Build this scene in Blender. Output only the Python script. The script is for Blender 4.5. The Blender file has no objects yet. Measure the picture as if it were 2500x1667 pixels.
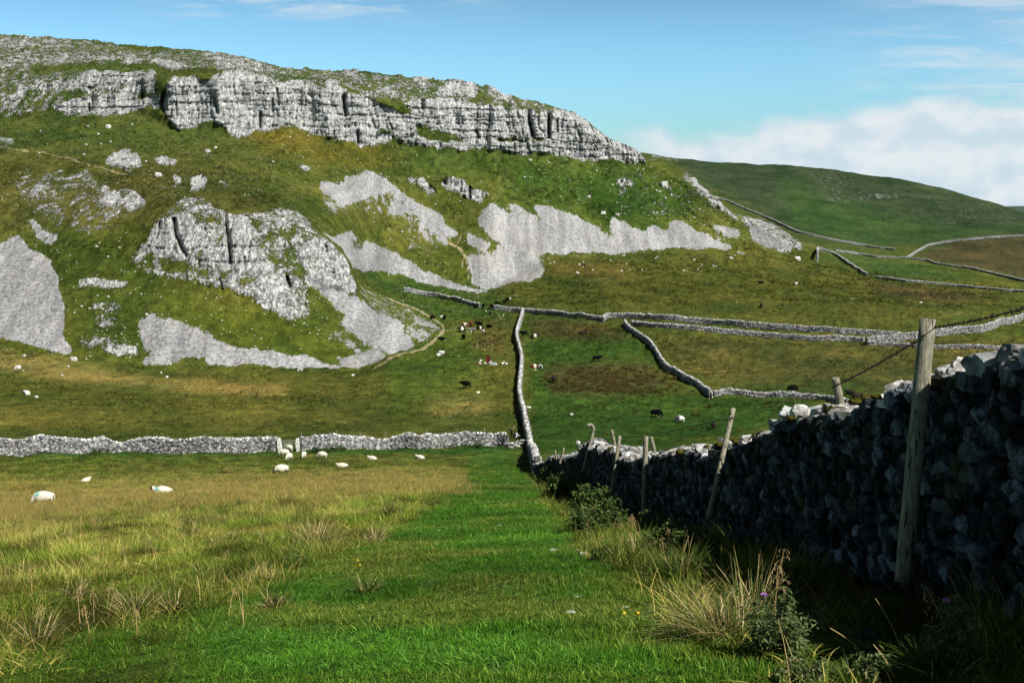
import bpy, bmesh, math, random
import numpy as np
from mathutils import Vector, Matrix, Euler
random.seed(7); RNG = np.random.default_rng(11)
PI = math.pi
scene = bpy.context.scene
ROOT = scene.collection
F = 2700.0; PITCH = math.radians(7.45); CP, SP = math.cos(PITCH), math.sin(PITCH)
SUN_AZ = (0.76, -0.65); SUN_EL = math.radians(47)

# ------------------------------------------------------------------ noise
_perm = RNG.permutation(4096).astype(np.int64)
_val = RNG.random(4096)
def _h(i, j, k):
    return _val[_perm[(_perm[(_perm[i & 4095] + j) & 4095] + k) & 4095]]
def vnoise(x, y, z=None):
    x = np.asarray(x, float); y = np.asarray(y, float)
    z = np.zeros_like(x) if z is None else np.asarray(z, float)
    xi, yi, zi = np.floor(x).astype(np.int64), np.floor(y).astype(np.int64), np.floor(z).astype(np.int64)
    fx, fy, fz = x - xi, y - yi, z - zi
    fx, fy, fz = fx*fx*(3-2*fx), fy*fy*(3-2*fy), fz*fz*(3-2*fz)
    r = 0
    for a in (0, 1):
        for b in (0, 1):
            for c in (0, 1):
                w = (fx if a else 1-fx)*(fy if b else 1-fy)*(fz if c else 1-fz)
                r = r + w*_h(xi+a, yi+b, zi+c)
    return r
def fbm(x, y, z=None, oct=4, gain=0.5):
    s = 0; a = 1; t = 0; f = 1.0
    z0 = np.zeros_like(np.asarray(x, float)) if z is None else z
    for o in range(oct):
        s = s + a*vnoise(np.asarray(x)*f+o*17.3, np.asarray(y)*f+o*9.1, np.asarray(z0)*f+o*3.7)
        t += a; a *= gain; f *= 2.03
    return s/t
def sstep(a, b, x):
    t = np.clip((x-a)/(b-a), 0, 1); return t*t*(3-2*t)

# ------------------------------------------------------------------ surveyed outlines of scree, crags and sward
CR = {'A': (0, 50, 2.767), 'B': (800, 150, 2.613), 'C': (0, 400, 2.613), 'D': (700, 400, 2.94),
      'E': (1500, 350, 2.352), 'S': (0, 0, 1.0)}
def cv(k, pts):
    ox, oy, s = CR[k]
    return [(ox+x/s, oy+y/s) for x, y in pts]
MW, MH, MS = 1250, 834, 2.0
def raster(img, poly, val, mode='max'):
    p = np.array(poly)/MS
    x0, x1 = int(max(0, p[:, 0].min()-1)), int(min(MW, p[:, 0].max()+2))
    y0, y1 = int(max(0, p[:, 1].min()-1)), int(min(MH, p[:, 1].max()+2))
    if x1 <= x0 or y1 <= y0: return
    gx, gy = np.meshgrid(np.arange(x0, x1)+.5, np.arange(y0, y1)+.5)
    ins = np.zeros(gx.shape, bool); n = len(p)
    for i in range(n):
        ax, ay = p[i]; bx, by = p[(i+1) % n]
        if ay == by: continue
        c = ((ay > gy) != (by > gy)) & (gx < (bx-ax)*(gy-ay)/(by-ay)+ax)
        ins ^= c
    sub = img[y0:y1, x0:x1]
    if mode == 'max': sub[ins] = np.maximum(sub[ins], val)
    else: sub[ins] = val
def linem(img, pts, w, val):
    for (ax, ay), (bx, by) in zip(pts[:-1], pts[1:]):
        L = math.hypot(bx-ax, by-ay) or 1; nx, ny = -(by-ay)/L*w/2, (bx-ax)/L*w/2
        raster(img, [(ax+nx, ay+ny), (bx+nx, by+ny), (bx-nx, by-ny), (ax-nx, ay-ny)], val)
def blur(a, r, n=2):
    for _ in range(n):
        for ax in (0, 1):
            k = 2*r+1
            pad = [(0, 0)]*a.ndim; pad[ax] = (r+1, r)
            c = np.cumsum(np.pad(a, pad, mode='edge'), axis=ax)
            a = (np.take(c, range(k, c.shape[ax]), ax)-np.take(c, range(0, c.shape[ax]-k), ax))/k
    return a
def sample(img, x, y):
    u = np.clip(np.asarray(x)/MS-.5, 0, MW-1.001); v = np.clip(np.asarray(y)/MS-.5, 0, MH-1.001)
    i, j = u.astype(int), v.astype(int); fu, fv = u-i, v-j
    if img.ndim == 3: fu, fv = fu[..., None], fv[..., None]
    return img[j, i]*(1-fu)*(1-fv)+img[j, i+1]*fu*(1-fv)+img[j+1, i]*(1-fu)*fv+img[j+1, i+1]*fu*fv

rock = np.zeros((MH, MW)); scree = np.zeros((MH, MW)); dirt = np.zeros((MH, MW))
ROCKS = [
 ('A', .50, [(0,95),(480,118),(750,140),(900,180),(1340,198),(1560,240),(1860,310),(2352,335),(2352,460),(2040,430),(1860,430),(1540,360),(1200,390),(1060,440),(1040,345),(590,345),(500,400),(100,440),(0,600)]),
 ('A', .60, [(0,100),(480,120),(470,165),(250,180),(60,205),(0,210)]),
 ('A', .60, [(0,270),(150,230),(400,215),(700,215),(900,225),(940,290),(700,285),(480,295),(280,318),(100,330),(0,330)]),
 ('A', .8, [(840,270),(960,280),(1080,265),(1250,300),(1240,330),(1100,325),(1030,295),(850,300)]),
 ('A', .1, [(200,320),(500,300),(1030,300),(1100,330),(1450,340),(1540,362),(1420,400),(1200,388),(1110,470),(1060,500),(1050,350),(560,345),(250,370)]),
 ('A', 1.0, [(350,610),(345,570),(590,520),(860,495),(960,520),(1060,500),(1085,520),(1085,605),(980,590),(900,625),(760,650),(640,650),(540,645),(430,625)]),
 ('A', .525, [(0,370),(300,350),(540,350),(1040,345),(1080,500),(900,500),(560,520),(330,560),(330,620),(180,640),(0,660)]),
 ('A', .80, [(100,460),(300,440),(540,410),(590,345),(1040,345),(1050,440),(950,480),(720,465),(560,470),(400,465),(130,500)]),
 ('A', 1.1, [(1110,500),(1160,400),(1200,390),(1400,400),(1540,360),(1620,370),(1720,380),(1800,400),(1860,440),(1890,430),(2040,430),(2280,470),(2320,520),(2352,560),(2352,830),(2300,820),(2150,780),(2060,740),(1950,700),(1870,750),(1730,745),(1670,780),(1550,780),(1500,700),(1380,660),(1330,730),(1210,750),(1130,680),(1090,600)]),
 ('A', .66, [(1350,198),(1580,240),(1760,270),(1870,310),(1840,360),(1700,350),(1480,330),(1440,290)]),
 ('A', .95, [(700,950),(760,900),(860,870),(950,930),(970,1000),(860,1020),(720,960)]),
 ('A', .85, [(1020,940),(1100,920),(1220,960),(1200,985),(1080,980)]),
 ('A', .6, [(1300,950),(1450,955),(1440,972),(1300,968)]),
 ('A', .7, [(0,790),(100,800),(110,840),(0,850)]),
 ('A', .8, [(200,1150),(280,1100),(330,1150),(280,1190),(220,1180)]),
 ('A', .85, [(1990,985),(2080,970),(2115,1000),(2080,1022),(2000,1012)]),
 ('B', .51, [(0,55),(240,65),(860,118),(1150,170),(1400,268),(1600,350),(1560,345),(1200,310),(840,255),(480,260),(250,240),(60,150),(0,130)]),
 ('B', 1.1, [(0,130),(60,150),(110,190),(250,240),(420,290),(500,330),(560,330),(480,260),(620,250),(840,255),(1000,290),(1200,310),(1280,320),(1400,340),(1560,330),(1680,400),(1760,470),(1800,500),(1900,540),(2000,590),(2040,650),(1940,665),(1820,620),(1740,625),(1650,640),(1480,610),(1400,600),(1180,590),(1000,560),(850,570),(700,550),(600,545),(430,490),(300,540),(220,540),(100,500),(0,500)]),
 ('B', .95, [(700,190),(790,130),(880,140),(945,150),(945,230),(870,205),(780,215)]),
 ('B', .95, [(1000,150),(1170,190),(1175,260),(1100,230),(1050,180)]),
 ('B', .8, [(300,190),(460,200),(440,218),(320,212)]), ('B', .9, [(110,80),(200,78),(190,102),(120,100)]),
 ('B', .9, [(550,110),(640,120),(620,150),(560,135)]),
 ('C', .56, [(940,440),(1000,340),(1180,220),(1300,225),(1440,300),(1900,280),(2010,420),(2200,590),(2270,720),(2280,850),(2110,800),(1960,820),(1990,960),(1900,1010),(1760,1010),(1650,960),(1620,860),(1180,750),(880,700),(840,620)]),
 ('C', .86, [(960,420),(1000,360),(1100,345),(1130,400),(1110,520),(1130,600),(1000,590),(940,560)]),
 ('C', 1.0, [(1110,350),(1220,350),(1240,420),(1240,610),(1170,600),(1110,480)]),
 ('C', .78, [(1240,400),(1390,400),(1400,640),(1300,660),(1240,560)]),
 ('C', .86, [(1420,310),(1560,350),(1640,440),(1640,520),(1700,600),(1740,680),(1640,700),(1500,690),(1410,670),(1400,560),(1440,480)]),
 ('C', .62, [(1180,240),(1300,240),(1380,280),(1390,320),(1200,320)]),
 ('C', .72, [(910,690),(1100,700),(1190,710),(1400,760),(1600,800),(1620,850),(1500,830),(1400,790),(1180,755),(1000,730)]),
 ('C', .82, [(1640,730),(1800,720),(1840,800),(1900,860),(1890,940),(1800,960),(1660,950),(1620,850)]),
 ('C', .66, [(1840,740),(1950,720),(1960,830),(1990,920),(1900,860)]),
 ('C', .66, [(1640,320),(1880,290),(1960,340),(2010,420),(1930,450),(1800,440),(1700,430)]),
 ('C', .78, [(1900,500),(2050,490),(2110,520),(2200,600),(2230,640),(2240,720),(2280,760),(2280,850),(2210,820),(2110,780),(1960,700),(1900,600)]),
 ('C', .5, [(420,60),(560,20),(700,130),(850,180),(940,270),(860,330),(700,400),(560,470),(430,400),(480,250)]),
 ('C', .85, [(800,240),(850,180),(900,200),(940,270),(900,300),(800,290)]),
 ('C', .8, [(620,250),(700,180),(760,190),(770,260),(650,280)]),
 ('C', 1.0, [(500,750),(560,738),(640,750),(820,770),(820,812),(640,808),(500,800)]),
 ('C', .8, [(610,830),(820,833),(810,848),(620,848)]),
 ('C', .55, [(490,1130),(600,1060),(700,1080),(890,1180),(860,1220),(690,1220),(520,1160)]),
 ('C', 1.0, [(660,1182),(880,1180),(860,1225),(700,1228)]),
 ('C', .50, [(560,880),(760,880),(820,1050),(600,1050)]),
 ('C', 1.1, [(1200,100),(1280,65),(1312,100),(1312,160),(1215,180)]), ('C', 1.0, [(1100,80),(1145,90),(1155,140),(1110,125)]),
 ('C', 1.0, [(1015,70),(1050,68),(1060,88),(1025,86)]),
 ('C', .75, [(1350,110),(1520,140),(1540,160),(1400,152)]),
 ('C', .55, [(940,130),(1150,140),(1200,180),(1050,180)]),
 ('C', .48, [(60,100),(400,20),(480,250),(380,420),(200,330)]),
 ('D', 1.0, [(1110,120),(1180,100),(1260,130),(1320,190),(1390,200),(1450,220),(1440,240),(1400,240),(1410,300),(1320,280),(1240,240),(1160,200),(1110,160)]),
 ('D', .75, [(860,90),(1000,100),(1070,180),(1080,230),(1000,220),(960,170),(880,130)]),
 ('D', .8, [(860,590),(900,570),(930,610),(880,620)]), ('D', .75, [(960,600),(1080,605),(1080,630),(970,625)]),
 ('D', .7, [(510,430),(600,455),(600,468),(520,445)]), ('D', .65, [(650,485),(760,490),(760,505),(660,500)]),
 ('E', .68, [(380,150),(460,200),(540,290),(640,360),(700,420),(860,430),(1060,560),(1100,600),(960,640),(780,560),(760,490),(640,420),(500,300),(400,200)]),
 ('E', .9, [(440,200),(480,215),(540,280),(545,300),(480,270)]), ('E', .9, [(560,320),(620,345),(640,375),(580,350)]),
 ('E', .9, [(0,200),(110,222),(100,245),(20,225)]), ('E', 1.0, [(260,225),(310,240),(300,257),(270,240)]),
 ('E', .62, [(190,60),(480,98),(400,107),(200,97)]),
 ('E', .37, [(1080,150),(1300,170),(1500,280),(1840,300),(1840,325),(1700,310),(1400,345),(1180,335),(1150,220)]),
 ('E', .68, [(1500,283),(1600,288),(1840,308),(1830,325),(1700,305),(1500,299)]),
 ('E', .55, [(1180,313),(1340,318),(1330,330),(1190,327)]), ('E', .52, [(500,145),(780,138),(780,152),(510,157)]),
 ('E', .34, [(1850,330),(2352,400),(2352,480),(1900,470),(1840,400)]), ('E', .34, [(1300,300),(1900,400),(1700,350)]),
 ('E', .9, [(1690,460),(1740,465),(1740,478),(1700,475)]),
 ('E', .36, [(0,150),(380,180),(640,400),(560,460),(300,420),(0,380)]),
]
for k, v, p in ROCKS: raster(rock, cv(k, p), v, 'set' if v == .1 else 'max')
for k, p in [('B', [(560,395),(640,410),(780,455),(940,515),(830,530),(650,500),(580,480)]),
             ('B', [(1000,480),(1150,492),(1420,500),(1420,530),(1100,525)]),
             ('B', [(110,388),(260,395),(260,405),(120,405)]), ('C', [(1010,620),(1180,630),(1190,700),(1020,690)]),
             ('A', [(1340,690),(1500,700),(1490,740),(1400,760),(1330,740)]), ('B', [(300,440),(360,440),(440,460),(440,480),(310,470)])]:
    raster(rock, cv(k, p), .33, 'set')
for x, y, r, v in [(0,0,0,0)]: pass
SCREES = [
 ('C', 1, [(0,510),(60,475),(120,460),(170,490),(190,540),(260,560),(330,610),(350,680),(370,720),(375,780),(400,850),(415,960),(400,1100),(440,1160),(480,1210),(400,1210),(250,1180),(100,1130),(0,1100)]),
 ('C', .75, [(170,370),(200,350),(270,390),(270,410),(370,430),(360,490),(300,520),(250,480),(190,410)]),
 ('C', 1, [(890,980),(960,955),(1050,965),(1200,1020),(1310,1080),(1410,1140),(1500,1170),(1700,1190),(1850,1225),(2050,1250),(2060,1290),(1700,1300),(1400,1290),(1330,1290),(1300,1260),(1180,1240),(1080,1280),(920,1290),(900,1250),(970,1190),(890,1130)]),
 ('D', 1, [(0,1370),(150,1375),(250,1410),(240,1435),(400,1440),(340,1385),(480,1380),(590,1350),(740,1385),(690,1420),(500,1465),(200,1470),(0,1465)]),
 ('D', .95, [(140,790),(200,830),(340,900),(440,940),(620,1030),(700,1080),(770,1120),(830,1150),(850,1230),(910,1290),(900,1330),(780,1365),(700,1340),(600,1290),(520,1220),(400,1130),(370,1090),(480,1130),(380,1050),(290,970),(200,880),(140,830)]),
 ('D', .85, [(280,1240),(380,1240),(450,1270),(540,1330),(520,1350),(400,1290),(300,1260)]),
 ('D', .8, [(860,1160),(940,1200),(1050,1240),(1010,1270),(930,1240),(870,1190)]),
 ('D', .8, [(910,1115),(960,1110),(1060,1150),(1120,1170),(1090,1200),(1000,1170),(920,1135)]),
 ('D', .5, [(500,860),(620,920),(800,1010),(960,1080),(1060,1120),(1100,1180),(860,1090),(700,1060),(560,970)]),
 ('D', .46, [(140,790),(500,860),(800,1010),(1060,1120),(1100,1200),(900,1340),(740,1385),(540,1350),(280,1240),(380,1090)]),
 ('D', .45, [(225,130),(600,40),(900,260),(1240,490),(1160,600),(900,620),(740,400),(250,300)]),
 ('D', 1, [(225,150),(270,135),(440,145),(420,85),(560,105),(555,65),(600,45),(660,75),(760,130),(800,170),(880,240),(830,250),(740,200),(640,230),(520,260),(470,285),(400,290),(330,240),(280,200)]),
 ('D', .8, [(250,280),(310,275),(360,320),(390,390),(350,370),(290,310)]),
 ('D', .95, [(790,180),(880,240),(960,290),(1060,340),(1120,370),(1160,430),(1230,490),(1200,520),(1130,500),(1040,480),(950,420),(1000,400),(920,370),(900,330),(860,290),(780,220)]),
 ('D', .8, [(740,270),(800,270),(870,330),(830,370),(780,390),(720,370),(740,310)]),
 ('D', .55, [(560,180),(800,200),(900,300),(1000,440),(1100,560),(1040,560),(930,460),(860,380),(740,250)]),
 ('D', .8, [(930,460),(980,470),(1030,550),(960,510)]), ('D', .85, [(1070,500),(1140,520),(1150,600),(1090,550)]),
 ('D', 1, [(200,460),(330,510),(400,520),(430,480),(490,490),(510,540),(460,580),(500,620),(540,550),(600,580),(690,600),(800,660),(930,720),(970,760),(1080,790),(1200,840),(1330,880),(1480,915),(1380,930),(1300,915),(1140,890),(980,850),(830,800),(690,780),(560,770),(470,760),(440,680),(400,600)]),
 ('D', 1.05, [(1370,370),(1430,330),(1480,285),(1530,310),(1590,370),(1640,410),(1700,480),(1850,620),(1940,640),(1900,655),(1810,655),(1800,690),(1860,770),(1820,830),(1640,860),(1500,895),(1420,890),(1330,840),(1310,740),(1285,650),(1350,640),(1420,650),(1500,650),(1510,640),(1450,590),(1580,610),(1500,560),(1410,470),(1380,420)]),
 ('D', .9, [(1265,480),(1330,490),(1420,550),(1480,590),(1500,650),(1400,630),(1300,570)]),
 ('D', 1.05, [(1580,310),(1610,285),(1680,310),(1760,380),(1850,470),(1830,440),(1800,370),(1765,285),(1870,290),(1960,310),(2080,370),(2200,430),(2320,530),(2350,570),(2320,630),(2240,645),(2000,650),(1900,655),(1780,590),(1680,470)]),
 ('E', 1.05, [(-30,430),(-10,425),(60,450),(185,505),(190,472),(230,472),(290,495),(345,530),(310,465),(335,437),(400,447),(480,495),(570,545),(680,585),(665,605),(400,612),(200,620),(0,632),(-30,620),(-5,560)]),
 ('E', .85, [(550,465),(620,465),(720,500),(720,545),(640,540),(570,500)]), ('E', .9, [(690,605),(760,620),(765,640),(690,635)]),
 ('E', 1, [(790,470),(850,500),(960,570),(1030,610),(1020,625),(940,620),(850,590),(780,550)]), ('E', .7, [(840,610),(910,640),(880,645)]),
 ('B', .8, [(410,630),(470,630),(540,660),(430,655)]), ('B', .75, [(640,645),(700,655),(680,668)]),
 ('A', .8, [(1950,1085),(1980,1095),(2012,1140),(1975,1130)]),
]
for k, v, p in SCREES: raster(scree, cv(k, p), v)
for k, p in [('D', [(470,560),(510,540),(540,560),(540,600),(490,620)]), ('D', [(1460,590),(1520,620),(1510,655),(1440,640)]),
             ('C', [(1190,1240),(1300,1240),(1330,1285),(1220,1275)])]: raster(scree, cv(k, p), .15, 'set')
for k, w, p in [('A', 5, [(0,855),(130,880),(300,890),(400,920),(560,960),(700,1000),(850,1025)]),
                ('D', 4, [(660,940),(820,1010),(950,1060),(1060,1115),(1130,1165),(1120,1210),(1040,1290),(940,1340),(840,1370),(740,1410),(620,1480)]),
                ('D', 3, [(1250,450),(1250,500),(1245,540),(1215,575)]), ('D', 7, [(1160,560),(1240,610),(1290,680)]),
                ('D', 3, [(1280,680),(1265,700),(1265,750)]), ('D', 3, [(1290,680),(1310,840)]),
                ('D', 3, [(940,1340),(1040,1270),(1150,1200),(1260,1165)]), ('D', 3, [(1480,1140),(1530,1130),(1560,1100)]),
                ('C', 3, [(0,850),(120,800),(350,780)]), ('D', 5, [(1780,1440),(1790,1500)]), ('A', 3, [(760,1065),(900,1100)])]:
    linem(dirt, cv(k, p), w, .9 if k != 'A' else .62)
for p in [[(905,1240-30),(940,1215),(930,1225)]]: pass

# sward colours (albedo)
turf = np.zeros((MH, MW, 3)); turf[:] = (.078, .098, .016)
wsum = None
def zone(k, pts, col, r, amt=1.0):
    global turf
    m = np.zeros((MH, MW)); raster(m, cv(k, pts), 1.0); m = blur(m, r)[..., None]*amt
    turf = turf*(1-m)+np.array(col)*m
zone('S', [(0,60),(1600,60),(1600,420),(0,420)], (.062,.088,.017), 12)
zone('S', [(560,300),(900,330),(1000,380),(900,420),(640,360)], (.11,.10,.014), 10)
zone('S', [(0,380),(500,380),(800,520),(300,560),(0,560)], (.075,.082,.018), 14)
zone('S', [(100,560),(380,540),(340,860),(160,860)], (.055,.078,.012), 10)
zone('S', [(1000,380),(1500,400),(1700,480),(1650,560),(1500,540),(1200,470),(1050,430)], (.038,.078,.012), 14)
zone('S', [(780,420),(1250,440),(1200,500),(1050,620),(850,520)], (.085,.10,.018), 12)
zone('S', [(380,700),(700,760),(950,860),(900,880),(600,860),(420,780)], (.07,.095,.012), 10)
zone('S', [(870,650),(1240,720),(1250,770),(1050,790),(900,700)], (.045,.085,.014), 8)
zone('S', [(1300,620),(1960,610),(2300,720),(2200,800),(1500,760),(1270,740),(1200,700)], (.068,.082,.014), 12)
zone('S', [(1320,640),(1560,650),(1500,690),(1380,680)], (.10,.085,.02), 8)
zone('S', [(2100,690),(2300,705),(2460,740),(2300,740),(2150,715)], (.07,.055,.022), 6)
zone('S', [(1600,345),(2500,345),(2500,600),(2100,600),(1950,580),(1700,450)], (.031,.054,.023), 6)
zone('S', [(1900,440),(2300,560),(2500,560),(2500,590),(2100,600),(1930,560)], (.031,.070,.017), 8)
zone('S', [(2215,628),(2350,585),(2500,575),(2500,680),(2370,655)], (.062,.056,.022), 3)
zone('S', [(1960,600),(2200,635),(2400,680),(2200,690),(2080,650)], (.04,.08,.018), 5)
zone('S', [(1280,770),(1530,785),(1560,830),(1630,895),(1600,960),(2000,970),(1900,1040),(1500,1120),(1300,1120)], (.036, .082, .011), 6)
zone('S', [(1290,782),(1500,790),(1540,826),(1400,830),(1300,815)], (.075,.062,.018), 6)
zone('S', [(1325,905),(1430,893),(1560,885),(1625,905),(1650,935),(1600,955),(1480,958),(1350,945)], (.064,.060,.018), 9)
zone('S', [(1340,940),(1600,955),(1600,962),(1340,955)], (.04,.04,.012), 2)
zone('S', [(1570,820),(2500,830),(2500,960),(1800,945),(1650,895)], (.088,.088,.021), 5)
zone('S', [(1750,940),(2100,930),(2100,965),(1750,958)], (.06,.09,.018), 4)
zone('S', [(0,890),(950,890),(1230,850),(1240,1060),(0,1070)], (.080,.095,.016), 8)
zone('S', [(0,870),(150,880),(400,930),(700,945),(700,960),(350,950),(0,905)], (.24,.20,.055), 5)
zone('S', [(1040,960),(1180,955),(1200,1010),(1060,1030)], (.21,.185,.05), 8)
zone('S', [(0,1000),(500,990),(900,1010),(500,1045),(0,1050)], (.12,.12,.022), 8)
zone('S', [(1000,800),(1170,800),(1190,960),(950,1000),(930,900)], (.062,.10,.014), 12)
zone('S', [(1140,820),(1240,800),(1240,860),(1160,850)], (.10,.085,.022), 6)
zone('S', [(0,1105),(1250,1090),(1290,1200),(1180,1230),(0,1180)], (.075,.10,.018), 5)
zone('S', [(0,1100),(690,1103),(1240,1085),(1240,1112),(0,1122)], (.025,.085,.012), 3)
zone('S', [(0,1190),(400,1180),(1150,1155),(1130,1200),(700,1220),(0,1240)], (.22,.19,.06), 6)
zone('S', [(0,1215),(800,1200),(1080,1210),(1000,1290),(500,1400),(0,1500)], (.13,.125,.03), 8)
zone('S', [(360,1667),(480,1450),(780,1380),(960,1300),(1110,1190),(1150,1120),(1230,1085),(1270,1110),(1330,1200),(1420,1330),(1560,1440),(1750,1550),(1980,1667)], (.042,.105,.014), 8)
zone('S', [(0,1560),(420,1500),(560,1667),(0,1667)], (.05,.10,.012), 12)
zone('S', [(1340,1150),(1560,1230),(1800,1400),(2500,1500),(2500,1667),(2100,1667),(1700,1500),(1440,1330)], (.05,.08,.015), 6)
rockB = blur(rock, 2); screeB = np.maximum(blur(scree, 2, 2), blur(scree, 8, 2)*.85); dirtB = blur(dirt, 1, 1)
for m in (): pass

# ------------------------------------------------------------------ terrain sheets
def Cv(*t): return t
def world(xp, yp, d):
    k = (833.5-yp)/F; dy = CP+k*SP; s = d/dy
    return np.stack([s*(xp-1250)/F, np.broadcast_to(d, np.shape(s)), s*(k*CP-SP)], -1)
def project(P):
    P = np.asarray(P); x, y, z = P[..., 0], P[..., 1], P[..., 2]
    fw = y*CP-z*SP; up = y*SP+z*CP
    return 1250+F*x/fw, 833.5-F*up/fw, fw
xa = [0,500,1200,1500,2000,2500]
LA = [(2400,[3,3,2.9,2.9,2.8,2.8]),(1667,[6.8,6.4,6,6,5.6,5.4]),(1500,[11,9.6,8.6,8.4,7.6,7]),(1400,[18,15,12,11.5,10.5,10]),
      (1300,[35,27,19,18,17,17]),(1250,[54,40,27,26,26,26]),(1200,[82,66,45,42,42,42]),(1165,[103,95,95,84,80,80]),
      (1150,[110,106,110,100,98,98]),(1120,[124,124,128,125,122,122]),(1100,[133,134,142,142,140,140]),(1060,[155,157,165,165,163,163]),
      (1000,[182,185,195,195,193,193]),(950,[205,208,219,216,214,214])]
XB = [0,200,330,400,550,650,720,800,860,885,950,1050,1100,1200,1330,1500,1700,1850,1950,2100,2500]
B0 = [(855,256),(878,250),(893,249),(897,249),(902,250),(903,250),(903,250),(900,252),(897,253),(893,256),(872,264),(825,285),(800,300),(797,300),(797,297),(797,292),(797,290),(797,290),(797,290),(797,290),(800,290)]
B1 = [(700,285),(720,275),(690,280),(670,280),(690,276),(765,268),(770,270),(710,284),(730,285),(755,284),(785,285),(805,296),(780,320),(770,325),(760,335),(740,345),(740,340),(740,345),(740,350),(745,350),(760,340)]
B2 = [(560,315),(560,305),(545,302),(530,295),(530,293),(550,294),(560,298),(590,300),(650,295),(735,290),(765,293),(795,303),(760,340),(745,355),(720,375),(690,400),(690,400),(690,405),(690,415),(700,420),(730,400)]
B3 = [(440,350),(450,340),(460,330),(480,315),(485,315),(500,318),(505,325),(570,330),(640,345),(690,365),(690,395),(705,400),(708,400),(705,400),(640,425),(620,450),(610,465),(620,480),(640,500),(660,520),(705,470)]
B4 = [(370,385),(375,378),(395,368),(410,362),(420,365),(430,372),(440,380),(450,395),(470,400),(480,408),(500,425),(510,440),(540,440),(480,450),(490,462),(520,475),(540,485),(565,500),(612,540),(645,580),(690,540)]
def A14(x):
    b0 = np.interp(x, XB, [b[0] for b in B0]); return np.maximum(b0+14, 885)
B5 = [(0,290,470),(130,290,460),(330,282,455),(385,300,440),(400,320,432),(540,335,425),(680,325,430),(800,345,435),(880,355,440),(1000,340,455),(1150,365,465),(1300,375,478),(1440,400,490),(1580,405,505),(1610,410,508),(1700,470,510),(1790,530,512),(1850,562,512),(1950,605,550),(2100,640,590),(2500,685,550)]
B6 = [(0,240,480),(200,180,480),(330,180,478),(385,195,455),(400,195,445),(560,185,438),(700,205,443),(900,215,452),(1040,245,465),(1200,270,475),(1400,285,488),(1470,345,495),(1585,398,508),(1610,406,512),(1700,466,514),(1790,526,516),(1850,558,520),(1950,602,556),(2100,636,600),(2500,680,560)]
B7 = [(0,85,620),(40,86,620),(150,95,610),(180,93,610),(350,112,590),(480,121,570),(520,130,560),(560,138,540),(640,150,520),(700,167,515),(900,175,510),(1000,188,508),(1130,199,505),(1200,212,505),(1230,228,505),(1290,247,505),(1340,256,505),(1400,277,506),(1440,303,505),(1480,340,505),(1540,363,508),(1585,393,512),(1610,402,516),(1700,461,520),(1790,521,522),(1850,554,526),(1950,598,562),(2100,632,612),(2500,676,570)]

def build_sheet(curves, xs, rowsper, near=None):
    """curves: list of functions x->(y,d); returns P grid, ypx grid"""
    Y = []; ID = []
    cy = [c(xs) for c in curves]
    for (y0, d0), (y1, d1), n in zip(cy[:-1], cy[1:], rowsper):
        for k in range(n):
            t = k/n
            Y.append(y0*(1-t)+y1*t); ID.append((1/d0)*(1-t)+(1/d1)*t)
    Y.append(cy[-1][0]); ID.append(1/cy[-1][1])
    return np.array(Y), np.array(ID)
def smooth_ax(a, r, axis, n=2):
    for _ in range(n):
        k = 2*r+1; pad = [(0, 0), (0, 0)]; pad[axis] = (r, r)
        e = np.pad(a, pad, mode='reflect', reflect_type='odd')
        c = np.cumsum(e, axis=axis)
        z = np.zeros_like(np.take(c, [0], axis)); c = np.concatenate([z, c], axis)
        a = (np.take(c, range(k, c.shape[axis]), axis)-np.take(c, range(0, c.shape[axis]-k), axis))/k
    return a
def fl(pts): 
    X = [p[0] for p in pts]; Yv = [p[1] for p in pts]; D = [p[2] for p in pts]
    return lambda x: (np.interp(x, X, Yv), np.interp(x, X, D))
def fb(B): return lambda x: (np.interp(x, XB, [b[0] for b in B]), np.interp(x, XB, [b[1] for b in B]))
curvesA = []
for y, ds in LA: curvesA.append(lambda x, y=y, ds=ds: (np.full(len(x), float(y)), np.interp(x, xa, ds)))
curvesA.append(lambda x: (A14(x), np.interp(x, [0,900,1300,2500], [240,247,255,250])))
curvesA += [fb(B0), fb(B1), fb(B2), fb(B3), fb(B4), fl(B5), fl(B6), fl(B7)]
b7 = fl(B7)
curvesA += [lambda x: (b7(x)[0]+25, b7(x)[1]+45), lambda x: (b7(x)[0]+170, b7(x)[1]+200)]
STEP = 2.5
rowsA = [6, 70, 55, 45, 40, 22, 24, 18, 9, 15, 12, 20, 28, 24, 32, 12, 48, 44, 44, 40, 48, 48, 40, 6, 5]
dense = np.arange(-160, 2680, STEP)
outer = np.array([200, 450, 800, 1300, 2000, 3200, 5000, 8000.])
xsA = np.concatenate([-160-outer[::-1], dense, 2680+outer])
YA, IA = build_sheet(curvesA, xsA, rowsA)
nd0, nd1 = len(outer), len(outer)+len(dense)
crest = sum(rowsA[:22])+rowsA[22]
for arr in (YA, IA):
    sub = arr[:, nd0-1:nd1+1]
    sub[:] = smooth_ax(sub, 5, 1, 2)
keep = YA[crest].copy()
YA[8:crest+1] = smooth_ax(YA[8:crest+1], 3, 0, 2); IA[8:crest+1] = smooth_ax(IA[8:crest+1], 3, 0, 2)
DA = 1/IA
XA = np.broadcast_to(xsA, YA.shape).copy()
PA = world(XA, YA, DA)
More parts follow.
